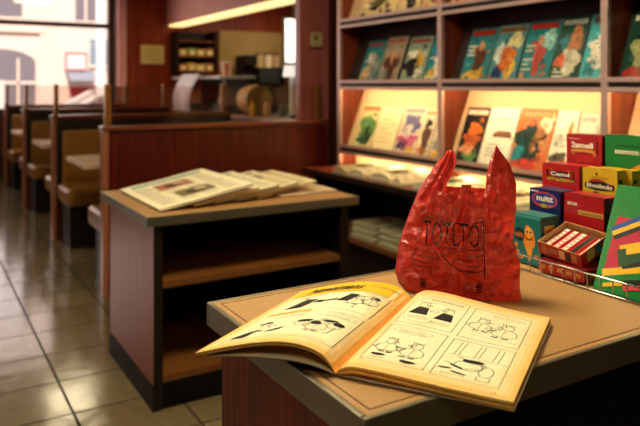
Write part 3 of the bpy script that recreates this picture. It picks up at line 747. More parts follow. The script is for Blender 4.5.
magazine(2.80, 2.63, .815, .32, dict(bg=K, mast=W_, mastbg=c('#8a2a18'), blobs=[(.55, .6, .3, .12, OR, 0), (.5, .42, .36, .12, c('#b85828'), 0), (.4, .25, .3, .1, SK, 0), (.6, .12, .3, .08, GN, 0)]), 'black magazine with orange rows of pictures on the lit shelf', R3)
magazine(2.62, 2.42, .815, .325, dict(bg=c('#ece6cc'), blobs=[], lines=lines_(GY, (.18, .24, .3, .36), .15, .6) + [(.8, .2, .5, c('#b8a880')), (.5, .28, .65, BR), (.52, .28, .65, BR), (.54, .3, .6, c('#a06838')), (.56, .3, .6, c('#7a4020')), (.58, .4, .45, BR)]), 'white magazine with a small brown landscape photo on the lit shelf', R3, 1)
magazine(2.41, 2.19, .815, .325, dict(bg=c('#c86a34'), mast=c('#e89050'), mastbg=c('#c05a28'), blobs=[(.42, .45, .38, .3, c('#14342c'), 0), (.68, .5, .26, .2, c('#c08050'), 0), (.8, .78, .18, .16, c('#e8d0a8'), 0), (.45, .14, .35, .1, c('#c03a24'), 0), (.2, .3, .18, .2, TEAL, 0)]), 'orange magazine with a dark haired portrait on the lit shelf', R3)
magazine(2.18, 2.06, .815, .32, dict(bg=c('#e4dcc0'), blobs=[(.45, .25, .36, .12, c('#5a5040'), 0), (.75, .68, .1, .16, OR, 0)], lines=lines_(GY, (.45, .5, .55, .6), .1, .6)), 'white magazine with an orange stripe on the lit shelf', R3, 1)
magazine(2.05, 1.955, .815, .31, dict(bg=c('#d0ccb8'), mast=GY, lines=lines_(c('#6a685c'), (.2, .26, .32, .4, .46, .52, .6, .66), .1, .8)), 'pale grey newspaper style magazine on the lit shelf', R3)
magazine(1.948, 1.842, .815, .32, dict(bg=c('#b8b4a4'), mast=c('#c85a48'), blobs=[(.55, .42, .3, .1, c('#5a4838'), 0)], lines=lines_(c('#6a6a68'), (.12, .18, .24, .55, .62, .68, .74), .1, .75)), 'grey magazine with red masthead at the right end of the lit shelf', R3, 1)
magazine(1.70, 1.50, .815, .32, dict(bg=c('#d8a848'), mast=K, blobs=[(.5, .4, .4, .3, c('#241a14'), 0)]), 'yellow magazine with dark picture on the lit shelf right of the second divider', R3)
# top shelf
magazine(3.75, 3.345, 1.665, .32, dict(bg=c('#e4cc94'), blobs=[(.45, .35, .2, .1, c('#6a6a48'), 0), (.55, .42, .12, .12, BR, 0), (.4, .25, .12, .06, K, 0)], lines=lines_(c('#b89a60'), (.6, .66), .2, .5)), 'wide cream magazine at the left end of the top shelf', R1)
magazine(3.295, 3.105, 1.665, .32, dict(bg=c('#e0c488'), blobs=[(.5, .33, .34, .2, K, 0), (.55, .35, .2, .14, c('#d8d0c0'), 0)]), 'cream magazine with a black portrait on the top shelf', R1, 1)
magazine(3.07, 2.89, 1.665, .32, dict(bg=c('#d8bc84'), blobs=[(.5, .35, .34, .18, K, 0), (.5, .33, .2, .1, CY, 0), (.55, .2, .2, .06, OR, 0)]), 'tan magazine with a black and cyan picture on the top shelf', R1)
magazine(2.80, 2.70, 1.665, .32, dict(bg=RD, blobs=[(.5, .3, .3, .2, YL, 0)]), 'red magazine on the top shelf right of the first divider', R1, 1)
magazine(2.69, 2.53, 1.665, .32, dict(bg=c('#8a9a58'), blobs=[(.5, .3, .3, .2, CR, 0)]), 'green magazine on the top shelf right of the first divider', R1)
magazine(2.52, 2.36, 1.665, .32, dict(bg=c('#a8a070'), blobs=[(.5, .3, .3, .2, GN, 0)]), 'olive magazine on the top shelf right of the first divider', R1, 1)

# ------------------------------------------------------------------ newspapers
def folded(name_loc, rz, wx, wy, th, seed, label, group, bulge=.0, tilt=0.0, photos=True, edge=None, tone='#d8cca4'):
    """folded newspaper: wx across, wy deep, origin at the lower left front corner; tilt lifts the right side"""
    rg = random.Random(seed)
    base = c(tone)
    r = thing('newspaper', label, 'newspaper', name_loc, rz, group)
    ct, st = math.cos(tilt), math.sin(tilt)
    def top(x, y, l=0):
        u, v = x / wx, y / wy
        z = th * .92 + bulge * max(0, math.sin(PI * min(1, max(0, v)))) ** .7 + .0012 * math.sin(9 * u + seed) * math.sin(7 * v + seed) + l - .0014
        e = min(u, 1 - u, v * 1.0, 1 - v)
        z -= th * .18 * max(0, 1 - e / .03) ** 2
        return (x * ct - z * st, y, x * st + z * ct)
    def bot(x, y):
        z = (bulge * .15 * math.sin(PI * min(1, max(0, y / wy)))) * 0
        return (x * ct, y, x * st)
    b = MB()
    nu, nv = 18, 18
    b.grid(lambda u, v: top(u * wx, v * wy), nu, nv, col=base)
    b.grid(lambda u, v: bot((1 - u) * wx, v * wy), 1, 1, col=base)
    for a0, a1 in (((0, 0), (1, 0)), ((1, 0), (1, 1)), ((1, 1), (0, 1)), ((0, 1), (0, 0))):
        layers = 4
        def sd(u, v, a0=a0, a1=a1):
            x = (a0[0] + (a1[0] - a0[0]) * u) * wx; y = (a0[1] + (a1[1] - a0[1]) * u) * wy
            p, q = Vector(bot(x, y)), Vector(top(x, y)); return p + (q - p) * v
        b.grid(sd, 18, layers, colf=lambda u, v: tuple(k * (0.9 if int(v * layers) % 2 else .55) for k in base))
    pr = b
    ink = c('#6a6048')
    if photos:
        x0 = wx * .06
        rect(pr, top, wx * .08, wy * .84, wx * .9, wy * .90, c('#4a9088' if seed == 10 else rg.choice(['#8a5a3a', '#4a5a50', '#c07858'])), lift=.0006)
        for q in range(2):
            px_, py_ = wx * rg.uniform(.08, .5), wy * (.15 + .36 * q)
            rect(pr, top, px_, py_, px_ + wx * .38, py_ + wy * .22, c(['#5a6a50', '#4a9088', '#7a6a48', '#a86a50'][(seed + q) % 4]), lift=.0009)
            blob(pr, top, px_ + wx * .18, py_ + wy * .1, wx * .1, wy * .06, c('#3a3428'), lift=.0011)
            blob(pr, top, px_ + wx * .26, py_ + wy * .14, wx * .07, wy * .04, c('#c8b088'), lift=.0012)
    for cidx in range(4):
        xa = wx * (.06 + .225 * cidx)
        for k in range(16):
            y = wy * (.05 + .048 * k)
            rect(pr, top, xa, y, xa + wx * .19 * rg.uniform(.7, 1), y + wy * .014, tuple(k2 * 1.9 for k2 in ink), lift=.0005)
    b.build('folded_sheets', M['news'], r, smooth=False)
    return r

# low newspaper shelf in the aisle
us = thing('newspaper_shelf', 'low open wooden shelf unit with tan top standing in the aisle', 'shelf unit', (0.8, 2.6, 0))
boxobj('side_panel', (0, 0, .0), (.035, .68, .731), M['rose_laminate'], us)
boxobj('side_panel', (.875, 0, .0), (.91, .68, .731), M['rose_laminate'], us)
boxobj('side_edge', (0, -.004, 0), (.036, -.0005, .731), M['dark'], us)
boxobj('side_edge', (.874, -.004, 0), (.91, -.0005, .731), M['dark'], us)
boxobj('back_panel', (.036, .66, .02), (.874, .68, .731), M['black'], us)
for x in (.0352, .8728): boxobj('shade_lining', (x, .003, .131), (x + .002, .658, .731), M['black'], us)  # added black sheets that paint the shade inside the unit
boxobj('shelf', (.0375, .01, .475), (.8725, .658, .50), M['tan_shaded'], us)
boxobj('bottom_shelf', (.036, .005, .105), (.874, .658, .13), M['tan_shaded'], us)
boxobj('plinth', (.036, .004, 0), (.874, .03, .104), M['black'], us)
boxobj('kick_strip', (-.004, -.004, 0), (-.0005, .68, .10), M['black'], us)
tp = boxobj('top', (-.026, -.02, .732), (.944, .722, .767), M['tan'], us)
b = MB(); b.box((-.034, -.029, .73), (.952, -.0205, .769)); b.box((-.034, -.0205, .73), (-.0265, .73, .769)); b.box((.9445, -.0205, .73), (.952, .73, .769)); b.box((-.0265, .7225, .73), (.9445, .73, .769))
b.build('edge_band', M['alu'], us, bevel=.002)
NG = 'newspapers fanned on the low shelf top'
tl = math.radians(10.2)
labs = ['newspaper lying on top at the left end of the fanned row', 'second newspaper from the left in the fanned row', 'third newspaper from the left in the fanned row', 'fourth newspaper from the left in the fanned row', 'fifth newspaper from the left in the fanned row', 'newspaper lying flat at the right end of the fanned row']
xs = [.842, 1.00, 1.105, 1.21, 1.315, 1.42]
for k, x in enumerate(xs):
    t_ = tl if k < 5 else 0.0
    folded((x, 2.655 + (.0, .03, .05, .06, .075, .07)[k], .7695), math.radians((2, 1, 0, -1, -2, -3)[k]) * 0, .42 if k == 0 else .31, .60 - .035 * k, (.0175 - .001 * k) if k < 5 else .0155, 10 + k, labs[k] + ' on the low shelf', NG, 0.0, t_, True, tone=['#ece2c0', '#e8dcb8', '#e4dab8', '#e0d0a8', '#dccaa0', '#e0c4a0'][k])
# folded papers on the rack deck, standing in front of the lit board
DG_ = 'folded papers along the rack deck'
dl = [(3.58, .15, 'folded newspaper at the dark left end of the rack deck'), (3.415, .175, 'second folded newspaper from the left on the rack deck'), (3.195, .185, 'third folded newspaper from the left on the rack deck'), (2.965, .075, 'folded newspaper against the first divider on the rack deck'), (2.80, .19, 'first folded newspaper on the rack deck right of the divider'), (2.56, .19, 'second folded newspaper on the rack deck right of the divider'), (2.32, .19, 'third folded newspaper on the rack deck behind the red bag'), (2.08, .19, 'folded newspaper on the rack deck behind the candy boxes')]
for k, (y, wy_, lab) in enumerate(dl):
    folded((2.24 + .008 * (k % 3), y - wy_, .7315), 0, .33, wy_, .026 + .004 * (k % 3), 40 + k, lab, DG_, .030, 0, k % 2 == 0, tone=['#b8a47c', '#e4d8b0', '#e8dcb4'][min(k, 1 + k % 2)])
LG = 'folded papers piled on the low rack shelf'
for pile, (y, n_) in enumerate(((3.46, 3), (3.18, 3), (2.90 - .06, 2))):
    z = .3515
    for k in range(n_):
        place = ['the left pile', 'the middle pile', 'the right pile'][pile]
        lev = ['bottom', 'middle', 'top'][k] if n_ == 3 else ['lower', 'upper'][k]
        folded((2.29 + .01 * k, y - .24 + .008 * k, z), 0, .30, .23, .032, 60 + pile * 5 + k, lev + ' folded newspaper of ' + place + ' on the dark low rack shelf', LG, .0, 0, k == n_ - 1, tone='#b4ae8c')
        z += .0335

# ------------------------------------------------------------------ sales counter
sc = thing('sales_counter', 'sales counter with tan laminate top and aluminium edge in the foreground', 'counter', (0.425, 0.612, 0))
CX, CY_, CZ = 1.55, .472, .91
b = MB(); b.box((.009, .009, .876), (CX - .009, CY_ - .009, CZ)); b.build('top', M['tan'], sc)
b = MB(); b.box((0, 0, .872), (CX, .0085, CZ + .001)); b.box((0, CY_ - .0085, .872), (CX, CY_, CZ + .001)); b.box((0, .0085, .872), (.0085, CY_ - .0085, CZ + .001)); b.box((CX - .0085, .0085, .872), (CX, CY_ - .0085, CZ + .001))
b.build('edge_band', M['alu'], sc, bevel=.0018)
b = MB(); g0, g1 = .018, .0205
b.box((g0, g0, CZ), (CX - g0, g1, CZ + .0003)); b.box((g0, CY_ - g1, CZ), (CX - g0, CY_ - g0, CZ + .0003)); b.box((g0, g1, CZ), (g1, CY_ - g1, CZ + .0003))
b.build('inlay_line', M['brown_line'], sc)
boxobj('end_panel', (.020, .03, 0), (.042, CY_ - .02, .871), M['counter_wood'], sc)
boxobj('front_panel', (.043, .03, 0), (CX - .02, .05, .871), M['black'], sc)
boxobj('back_panel', (.043, CY_ - .04, 0), (CX - .02, CY_ - .02, .871), M['black'], sc)
boxobj('end_panel', (CX - .042, .051, 0), (CX - .02, CY_ - .041, .871), M['counter_wood'], sc)

# ------------------------------------------------------------------ open comic magazine
bk = thing('comic_magazine', 'open comic magazine with yellowed pages lying on the sales counter', 'magazine', (0.46, 0.72, 0.911))
O = Vector((0.46, 0.72, 0.911))
S0 = Vector((.4565, .7235)); S1 = Vector((.722, .898)); BRc = Vector((.5785, .5405)); TRc = Vector((.838, .708)); BLc = Vector((.3265, .873)); TLc = Vector((.583, 1.036))
WP, HP = .222, .318
def lerp2(a, b_, c_, d_, s_, t_): return (a * (1 - s_) + b_ * s_) * (1 - t_) + (c_ * (1 - s_) + d_ * s_) * t_
def rprof(s_, t_):
    return .0035 + .0085 * min(1, max(0, s_) / .10) ** .6 + (.006 + .010 * t_) * max(0, math.sin(PI * min(1, max(0, s_)) ** .45)) ** 1.2 * max(0, 1 - s_) ** .5 - .0005 * s_
def lprof(s_, t_):
    up = (.029 * (1 - t_) + .023 * t_) * max(0, math.sin(PI * min(1, max(0, s_)) ** .62))
    return .0035 + .004 * min(1, s_ / .08) + up - .002 * s_ + .0015 * math.sin(PI * s_) * t_
def rtop(x, y, l=0):
    s_, t_ = x / WP, y / HP
    p = lerp2(S0, BRc, S1, TRc, s_, t_)
    return Vector((p.x, p.y, .911 + rprof(s_, t_) + l)) - O
def ltop(x, y, l=0):      # x from the outer edge towards the spine
    s_, t_ = 1 - x / WP, y / HP
    p = lerp2(S0, BLc, S1, TLc, s_, t_)
    return Vector((p.x, p.y, .911 + lprof(s_, t_) + l)) - O
CREAM, AGED, DEEP = c('#e8e2bc'), c('#eaa416'), c('#d08a18')
def pcol(u, v, side):
    e = min(u, 1 - u, v, 1 - v)
    a = max(0, 1 - e / .15) ** 1.1 + .18 * noise.noise(Vector((u * 5, v * 5, side * 3)))
    a = max(0, min(1, a * .85))
    s_ = a
    return tuple(CREAM[k] * (1 - s_) + AGED[k] * s_ for k in range(3))
def block(fn, name, th, side):
    b = MB(); nu, nv = 36, 26
    b.grid(lambda u, v: fn(u * WP, v * HP), nu, nv, colf=lambda u, v: pcol(u, v, side))
    def under(u, v):
        p = fn(u * WP, v * HP); s_ = u if side > 0 else 1 - u
        return Vector((p.x, p.y, max(.0006, p.z - min(th, th * min(1, s_ / .05) + .001))))
    b.grid(lambda u, v: under(1 - u, v), nu, nv, col=AGED)
    L_ = 5
    for a0, a1 in (((0, 0), (1, 0)), ((1, 0), (1, 1)), ((1, 1), (0, 1)), ((0, 1), (0, 0))):
        def sd(u, v, a0=a0, a1=a1):
            x, y = a0[0] + (a1[0] - a0[0]) * u, a0[1] + (a1[1] - a0[1]) * u
            q, p = under(x, y), Vector(fn(x * WP, y * HP)); return q + (p - q) * v
        b.grid(sd, nu, L_, colf=lambda u, v: [DEEP, c('#f0d890'), c('#b87818'), AGED, c('#f0e0a8')][int(v * L_)])
    return b
INK = c('#16130e'); GR = c('#5c5440')
rb = block(rtop, 'right', .0095, 1); lb = block(ltop, 'left', .0055, -1)
def ink(mb, fn):
    def line(pts, wd=.0009, col=INK): ribbon(mb, fn, pts, wd, col)
    def fill(cx, cy, rx, ry, rot=0, wob=.06, seed=1.0, col=INK): blob(mb, fn, cx, cy, rx, ry, col, lift=.0006, rot=rot, wob=wob, seed=seed)
    def circ(cx, cy, rx, ry, wd=.0008, a0=0, a1=2 * PI, col=INK): ring(mb, fn, cx, cy, rx, ry, wd, col, n=18, a0=a0, a1=a1)
    def frame(x0, y0, x1, y1): line([(x0, y0), (x1, y0), (x1, y1), (x0, y1), (x0, y0)], .0008)
    def scrawl(x, y, wd, rows=2, seed=0, ht=.0032):
        rg = random.Random(seed)
        for r_ in range(rows):
            xx = x
            while xx < x + wd:
                ww = rg.uniform(.0014, .0034)
                line([(xx, y - r_ * .0052), (xx + ww * .4, y - r_ * .0052 + ht), (xx + ww, y - r_ * .0052 + rg.uniform(0, ht))], .0006, GR); xx += ww + .0012
    def bubble(x, y, rx, ry, seed=0):
        circ(x, y, rx, ry, .0006, col=GR); scrawl(x - rx * .7, y - .001, rx * 1.35, 1 if ry < .008 else 2, seed)
    def figure(x, y, h, suit=True, flip=1):
        if suit:
            mb.face([fn(x - h * .26, y, .0006), fn(x + h * .24, y, .0006), fn(x + h * .17, y + h * .5, .0006), fn(x - h * .12, y + h * .52, .0006)], INK)
        else:
            line([(x - h * .10, y + h * .56), (x - h * .24, y + h * .46), (x - h * .30, y + h * .24), (x - h * .20, y + h * .10), (x + h * .16, y + h * .09), (x + h * .27, y + h * .22), (x + h * .24, y + h * .44), (x + h * .10, y + h * .56)])
            line([(x - h * .24, y + h * .42), (x - h * .40, y + h * .30), (x - h * .30, y + h * .22)]); line([(x - h * .02, y + h * .50), (x - h * .04, y + h * .16)], .0006)
            for q in (-.12, .10):
                line([(x + h * q, y + h * .09), (x + h * q, y + h * .01)]); fill(x + h * (q + .05 * flip), y, h * .09, h * .025)
        circ(x, y + h * .70, h * .145, h * .165); circ(x + flip * h * .15, y + h * .68, h * .06, h * .045, .0008)
        for q in range(5): line([(x - h * .12 + h * .055 * q, y + h * .84), (x - h * .15 + h * .07 * q, y + h * .94)], .0010)
        fill(x + flip * h * .05, y + h * .75, h * .022, h * .03); line([(x + flip * h * .02, y + h * .61), (x + flip * h * .12, y + h * .62)], .0008)
        line([(x + flip * h * .2, y + h * .4), (x + flip * h * .42, y + h * .46), (x + flip * h * .46, y + h * .36)])
    return line, fill, circ, frame, scrawl, bubble, figure
line, fill, circ, frame, scrawl, bubble, figure = ink(rb, rtop)
# right page: four panels
frame(.022, .164, .106, .288); frame(.116, .160, .200, .284); frame(.022, .028, .106, .152); frame(.116, .026, .200, .148)
text(rb, rtop, '( ! ! DCSPADOS', .030, .268, .068, .010, INK, bold=.0)
line([(.028, .263), (.1, .263)], .0006)
figure(.044, .206, .058, True, 1); figure(.084, .200, .056, True, -1)
scrawl(.034, .192, .028, 2, 3); scrawl(.068, .186, .030, 2, 4); circ(.05, .186, .022, .012, .0005, col=GR)
bubble(.170, .268, .024, .007, 5); figure(.138, .196, .058, False, 1); figure(.174, .186, .064, False, -1); line([(.150, .208), (.162, .210)]); line([(.12, .178), (.196, .176)], .0005, GR)
line([(.124, .190), (.150, .186)], .0006, GR)
bubble(.060, .136, .028, .010, 6); figure(.044, .056, .052, False, 1); figure(.080, .052, .056, False, -1); line([(.054, .078), (.068, .080)]); fill(.040, .046, .010, .0035); fill(.082, .040, .011, .004); scrawl(.03, .036, .02, 1, 8)
for x in (.128, .134, .154, .160, .178, .185): line([(x, .100 - .1 * abs(x - .16)), (x + .002, .142)], .0008)
line([(.120, .098), (.198, .096)], .0006, GR); fill(.156, .086, .014, .0055, .15); line([(.136, .092), (.156, .088), (.174, .080)], .0012)
circ(.154, .070, .018, .014, .001); circ(.178, .062, .009, .016, .0009); line([(.170, .046), (.170, .036), (.186, .036), (.186, .048)]); fill(.140, .062, .010, .0022, -.4); fill(.128, .052, .009, .002, .2); fill(.147, .044, .011, .002, -.2); line([(.122, .072), (.15, .060), (.168, .066)]); scrawl(.126, .036, .03, 1, 9)
line([(.194, .010), (.199, .010), (.199, .014)], .001)
# left page: yellow title band, three strips
line, fill, circ, frame, scrawl, bubble, figure = ink(lb, ltop)
lup = lambda x, y, l=0: ltop(x, y - .010, l)
rect(lb, ltop, .012, .256, .222, .3178, c('#ecb410'), lift=.0004)
text(lb, ltop, 'Newsmans', .036, .268, .108, .034, INK, bold=.022, shear=.35, lift=.0010)
scrawl(.156, .290, .052, 2, 11, .006)
line, fill, circ, frame, scrawl, bubble, figure = ink(lb, lup)
frame(.030, .166, .206, .264); rect(lb, lup, .030, .153, .110, .163, c('#e0b02c'), lift=.0004)
mb_ = lb
def quad(pts): lb.face([lup(x, y, .0006) for x, y in pts], INK)
quad([(.044, .184), (.076, .182), (.088, .226), (.062, .234)])
line([(.046, .188), (.036, .183)]); figure(.055, .222, .03, False)
quad([(.086, .206), (.104, .202), (.108, .214), (.092, .220)]); quad([(.102, .208), (.126, .214), (.128, .224), (.106, .214)])
quad([(.128, .208), (.149, .208), (.156, .246), (.138, .250)])
figure(.162, .196, .050, False, -1); figure(.186, .206, .046, False, -1); fill(.190, .240, .006, .004); line([(.158, .236), (.176, .246), (.186, .236)])
line([(.170, .200), (.166, .186), (.172, .180)], .0012); bubble(.184, .256, .020, .006, 12); scrawl(.04, .254, .05, 2, 13); scrawl(.11, .256, .03, 2, 14)
line, fill, circ, frame, scrawl, bubble, figure = ink(lb, ltop)
def quad(pts): lb.face([ltop(x, y, .0006) for x, y in pts], INK)
frame(.024, .026, .204, .138); scrawl(.050, .128, .06, 3, 15); bubble(.168, .124, .030, .009, 16)
quad([(.032, .038), (.058, .032), (.066, .066), (.048, .058)]); line([(.03, .036), (.066, .04)])
figure(.064, .056, .05, False, 1); fill(.058, .096, .010, .004, .3); quad([(.080, .046), (.104, .056), (.108, .068), (.088, .056)])
line([(.072, .076), (.088, .084), (.096, .078)]); fill(.128, .092, .012, .006, .2); circ(.128, .080, .012, .010); line([(.118, .088), (.106, .090)])
figure(.158, .052, .058, False, -1); fill(.150, .084, .010, .007, -.4); fill(.184, .092, .009, .007); circ(.180, .084, .010, .012); line([(.184, .080), (.182, .056), (.176, .052)], .0012); scrawl(.150, .048, .022, 1, 17); fill(.168, .098, .012, .004, .3)
rb.build('right_pages', M['page'], bk); lb.build('left_pages', M['page'], bk)
def cover():
    b = MB()
    def cv(u, v):
        if u < .5:
            s_ = 1 - u * 2; p = lerp2(S0, BLc, S1, TLc, s_ * .98, v); z = .0006 + .012 * max(0, math.sin(PI * min(1, max(0, s_)) ** .7)) * (1 - .3 * v)
        else:
            s_ = u * 2 - 1; p = lerp2(S0, BRc, S1, TRc, s_ * 1.004, v); z = .0005 + .0012 * (1 - s_)
        return Vector((p.x, p.y, .911 + z)) - O
    b.grid(cv, 40, 8, col=c('#e8e0c0')); b.grid(lambda u, v: cv(1 - u, v) - Vector((0, 0, .0004)), 40, 8, col=c('#2c5a44'))
    o = b.build('cover', M['page'], bk, smooth=True)
cover()

# ------------------------------------------------------------------ red carrier bag
def carrier_bag():
    Bc = Vector((.825, .897, .9105))
    ax = Vector((.66, -.75, 0)).normalized(); nn = Vector((.75, .66, 0)).normalized()
    o = thing('plastic_bag', 'red plastic carrier bag with tied up handles and black print standing on the counter', 'bag', Bc)
    Lx = ([.0, .009, .030, .074, .111, .141, .1775, .207, .229, .247], [-.097, -.108, -.1146, -.1094, -.0984, -.0875, -.073, -.0551, -.0408, -.0245])
    Rx = ([.0, .021, .062, .1026, .130, .151, .1995, .2335, .2605], [.106, .103, .1041, .0915, .0942, .0962, .0975, .0862, .0665])
    Li = ([.184, .194, .205, .230, .250], [-.0267, -.0232, -.0162, -.0057, -.0060])
    Ri = ([.184, .190, .211, .236, .260], [.0440, .0465, .0479, .0527, .0620])
    ip = lambda h, T: float(np.interp(h, T[0], T[1]))
    hN = .184; NU, NB, NH = 120, 80, 36
    uA = (ip(hN, Li) - ip(hN, Lx)) / (ip(hN, Rx) - ip(hN, Lx)); uB = (ip(hN, Ri) - ip(hN, Lx)) / (ip(hN, Rx) - ip(hN, Lx))
    iA, iB = round(uA * NU), round(uB * NU)
    def depth(u, h):
        d0 = float(np.interp(h, [0, .02, .06, .12, .184, .26], [.030, .036, .040, .034, .026, .004]))
        return d0 * max(0, 1 - abs(2 * u - 1) ** 2.6) ** .62
    def wrinkle(u, h, side):
        s_ = max(0, math.sin(PI * u)) ** .35
        n1 = noise.noise(Vector((u * 5 + side * 7, h * 26, 1.7)))
        n2 = 1 - abs(noise.noise(Vector((u * 7 + h * 18 + side * 3, h * 34 - u * 4, 4.2)))) * 2
        n3 = 1 - abs(noise.noise(Vector((u * 13 - h * 22, h * 60 + u * 6, 8 + side)))) * 2
        fold = math.sin(u * 46 + 3 * n1) * max(0, min(1, (h - .12) / .08))
        low = max(0, 1 - h / .05)
        return s_ * (.0055 * n1 + .0075 * (n2 - .5) + .0040 * (n3 - .5) + .0030 * fold + low * .003 * math.sin(u * 30 + 5 * n1))
    def xs(u, h): return ip(h, Lx) + (ip(h, Rx) - ip(h, Lx)) * u
    def wpt(s_, d_, h): return ax * s_ + nn * d_ + Vector((0, 0, h))
    def front(u, h): return wpt(xs(u, h), -depth(u, h) * .8 - wrinkle(u, h, 0) * min(1, h / .012), max(0.0005, h + .004 * math.sin(PI * u) * 0))
    def back(u, h): return wpt(xs(u, h), depth(u, h) * 1.3 + wrinkle(u, h, 1) * min(1, h / .012), max(0.0005, h))
    def hand(side_f, left, w_, v):
        if left: T = .250; h = hN + (T - hN) * v; xo, xi = ip(h, Lx), ip(h, Li); u0, u1 = 0, iA / NU; u = u0 + (u1 - u0) * w_; s_ = xo + (xi - xo) * w_
        else: T = .2605; h = hN + (T - hN) * v; xo, xi = ip(h, Ri), ip(h, Rx); u0, u1 = iB / NU, 1; u = u0 + (u1 - u0) * w_; s_ = xo + (xi - xo) * w_
        dN = depth(u, hN); d_ = dN * (1 - v) ** .8 + .0045 * math.sin(PI * w_) * (v ** .5) + .0005
        out = w_ if left else 1 - w_
        if out < 1e-6: d_ = 0
        wr = wrinkle(u, hN + .3 * (h - hN), side_f) * (1 - v * .6) + .0022 * math.sin(w_ * 19 + 4 * v) * math.sin(PI * w_)
        return wpt(s_, (-d_ * .8 - wr) if side_f == 0 else (d_ * 1.3 + wr), h)
    RED, DRED = c('#ea4434'), c('#e03a2c')
    b = MB()
    b.grid(lambda u, v: front(u, v * hN), NU, NB, col=RED)
    b.grid(lambda u, v: back(1 - u, v * hN), NU, NB, col=DRED)
    b.grid(lambda u, v: front(u, 0) * (1 - v) + back(u, 0) * v, NU, 3, col=DRED)
    hb = MB()
    for left, n_ in ((True, iA), (False, NU - iB)):
        m_ = MB()
        m_.grid(lambda u, v: hand(0, left, u, v), n_, NH, col=RED); m_.grid(lambda u, v: hand(1, left, 1 - u, v), n_, NH, col=DRED)
        # pinched top of the handle
        m_.grid(lambda u, v: hand(0, left, u, 1) * (1 - v) + hand(1, left, u, 1) * v + Vector((0, 0, .004 * math.sin(PI * v) * math.sin(PI * u))), n_, 3, col=RED)
        m_.build('handle', M['bag'], o, smooth=True, weld=True)
    # little tear-off tab in the middle of the mouth
    t_ = MB()
    def tab(u, v, k):
        s_ = ip(hN, Lx) * 0 + .0045 + .0165 * u + .002 * v; uu = (s_ - ip(hN, Lx)) / (ip(hN, Rx) - ip(hN, Lx))
        return wpt(s_, -depth(uu, hN) * .8 - wrinkle(uu, hN, 0) - .0003 + k * .0006 + .002 * v, hN - .004 + .0165 * v)
    t_.grid(lambda u, v: tab(u, v, 0), 4, 4, col=RED); t_.grid(lambda u, v: tab(1 - u, v, 1), 4, 4, col=DRED); t_.build('tab', M['bag'], o, smooth=True)
    b.build('body', M['bag'], o, smooth=True, weld=True)
    # black print on the front
    def fn(x, y, l):
        xl, xr = ip(y, Lx), ip(y, Rx); u = min(.98, max(.02, (x - xl) / (xr - xl)))
        return front(u, y) - nn * (l + .0018)
    p = MB(); IK = c('#3a0806'); PALE = c('#e86a60')
    ribbon(p, fn, [(-.060, .139), (-.020, .131), (.020, .130), (.044, .135)], .0016, IK); ribbon(p, fn, [(.044, .135), (.046, .040)], .0016, IK)
    ribbon(p, fn, [(-.060, .139), (-.070, .092)], .0014, IK); ribbon(p, fn, [(.0395, .134), (.041, .085)], .0010, IK)
    ribbon(p, fn, [(-.070, .092), (-.03, .086), (.01, .086), (.044, .088)], .0014, IK)
    text(p, fn, 'TOTLTO', -.060, .091, .098, .040, IK, lift=.0004, bold=-.006)
    for k, (a, e) in enumerate(((-.072, -.035), (-.066, -.030), (-.074, -.040), (-.078, -.03))):
        ribbon(p, fn, [(a, .080 - k * .009), ((a + e) / 2, .077 - k * .009), (e, .078 - k * .009)], .0013, IK)
    for k in range(4):
        ribbon(p, fn, [(.004 - .006 * (k % 2), .078 - k * .0085), (.024, .075 - k * .0085), (.044, .077 - k * .0085)], .0013, IK)
    ribbon(p, fn, [(-.03, .078), (-.012, .058), (.006, .050), (.03, .052)], .0013, IK)
    for k in range(3): ring(p, fn, -.022 + .014 * k, .101 + .004 * (k % 2), .0085, .011, .0011, PALE, lift=.0009, n=16)
    ribbon(p, fn, [(-.052, .128), (-.040, .112), (-.030, .100), (-.016, .086), (-.004, .092), (.008, .108), (.014, .126)], .0012, PALE, lift=.0009)
    for sx in (-.060, .036):
        for q in range(4): ribbon(p, fn, [(sx - .004 + .002 * (q % 2), .016 + .004 * q), (sx + .005, .0165 + .004 * q)], .0022, IK)
    p.build('print', M['bag'], o)
carrier_bag()

# ------------------------------------------------------------------ candy rack and sweets
cr = thing('candy_rack', 'stepped wire candy rack standing on the right end of the sales counter', 'rack', (1.04, .66, .9105))
Y0, Y1 = -.16, .365
def wire(name, paths, r_=.0017, m='chrome'):
    q = MB()
    for p_ in paths: q.tube(p_, r_, 6)
    return q.build(name, M[m], cr, smooth=True)
wire('top_rail', [[(-.004, Y0, .031), (-.004, Y1, .031), (.10, Y1, .031)]], .0019)
wire('base_rail', [[(0, Y0, .0025), (0, Y1, .0025), (.34, Y1, .0025)]], .0018)
yk = Y1 - .018
while yk > Y0:
    wire('upright', [[(0, yk, .003), (-.003, yk, .031)]], .0013); yk -= .0265
steps = [(.112, .03), (.188, .07), (.264, .118)]
for x, z in steps:
    boxobj('step', (x, Y0, z - .006), (x + .074, Y1, z), M['black'], cr)
    boxobj('riser', (x, Y0, .0), (x + .003, Y1, z - .0065), M['black'], cr)
boxobj('rack_back', (.339, Y0, 0), (.345, Y1, .25), M['black'], cr)
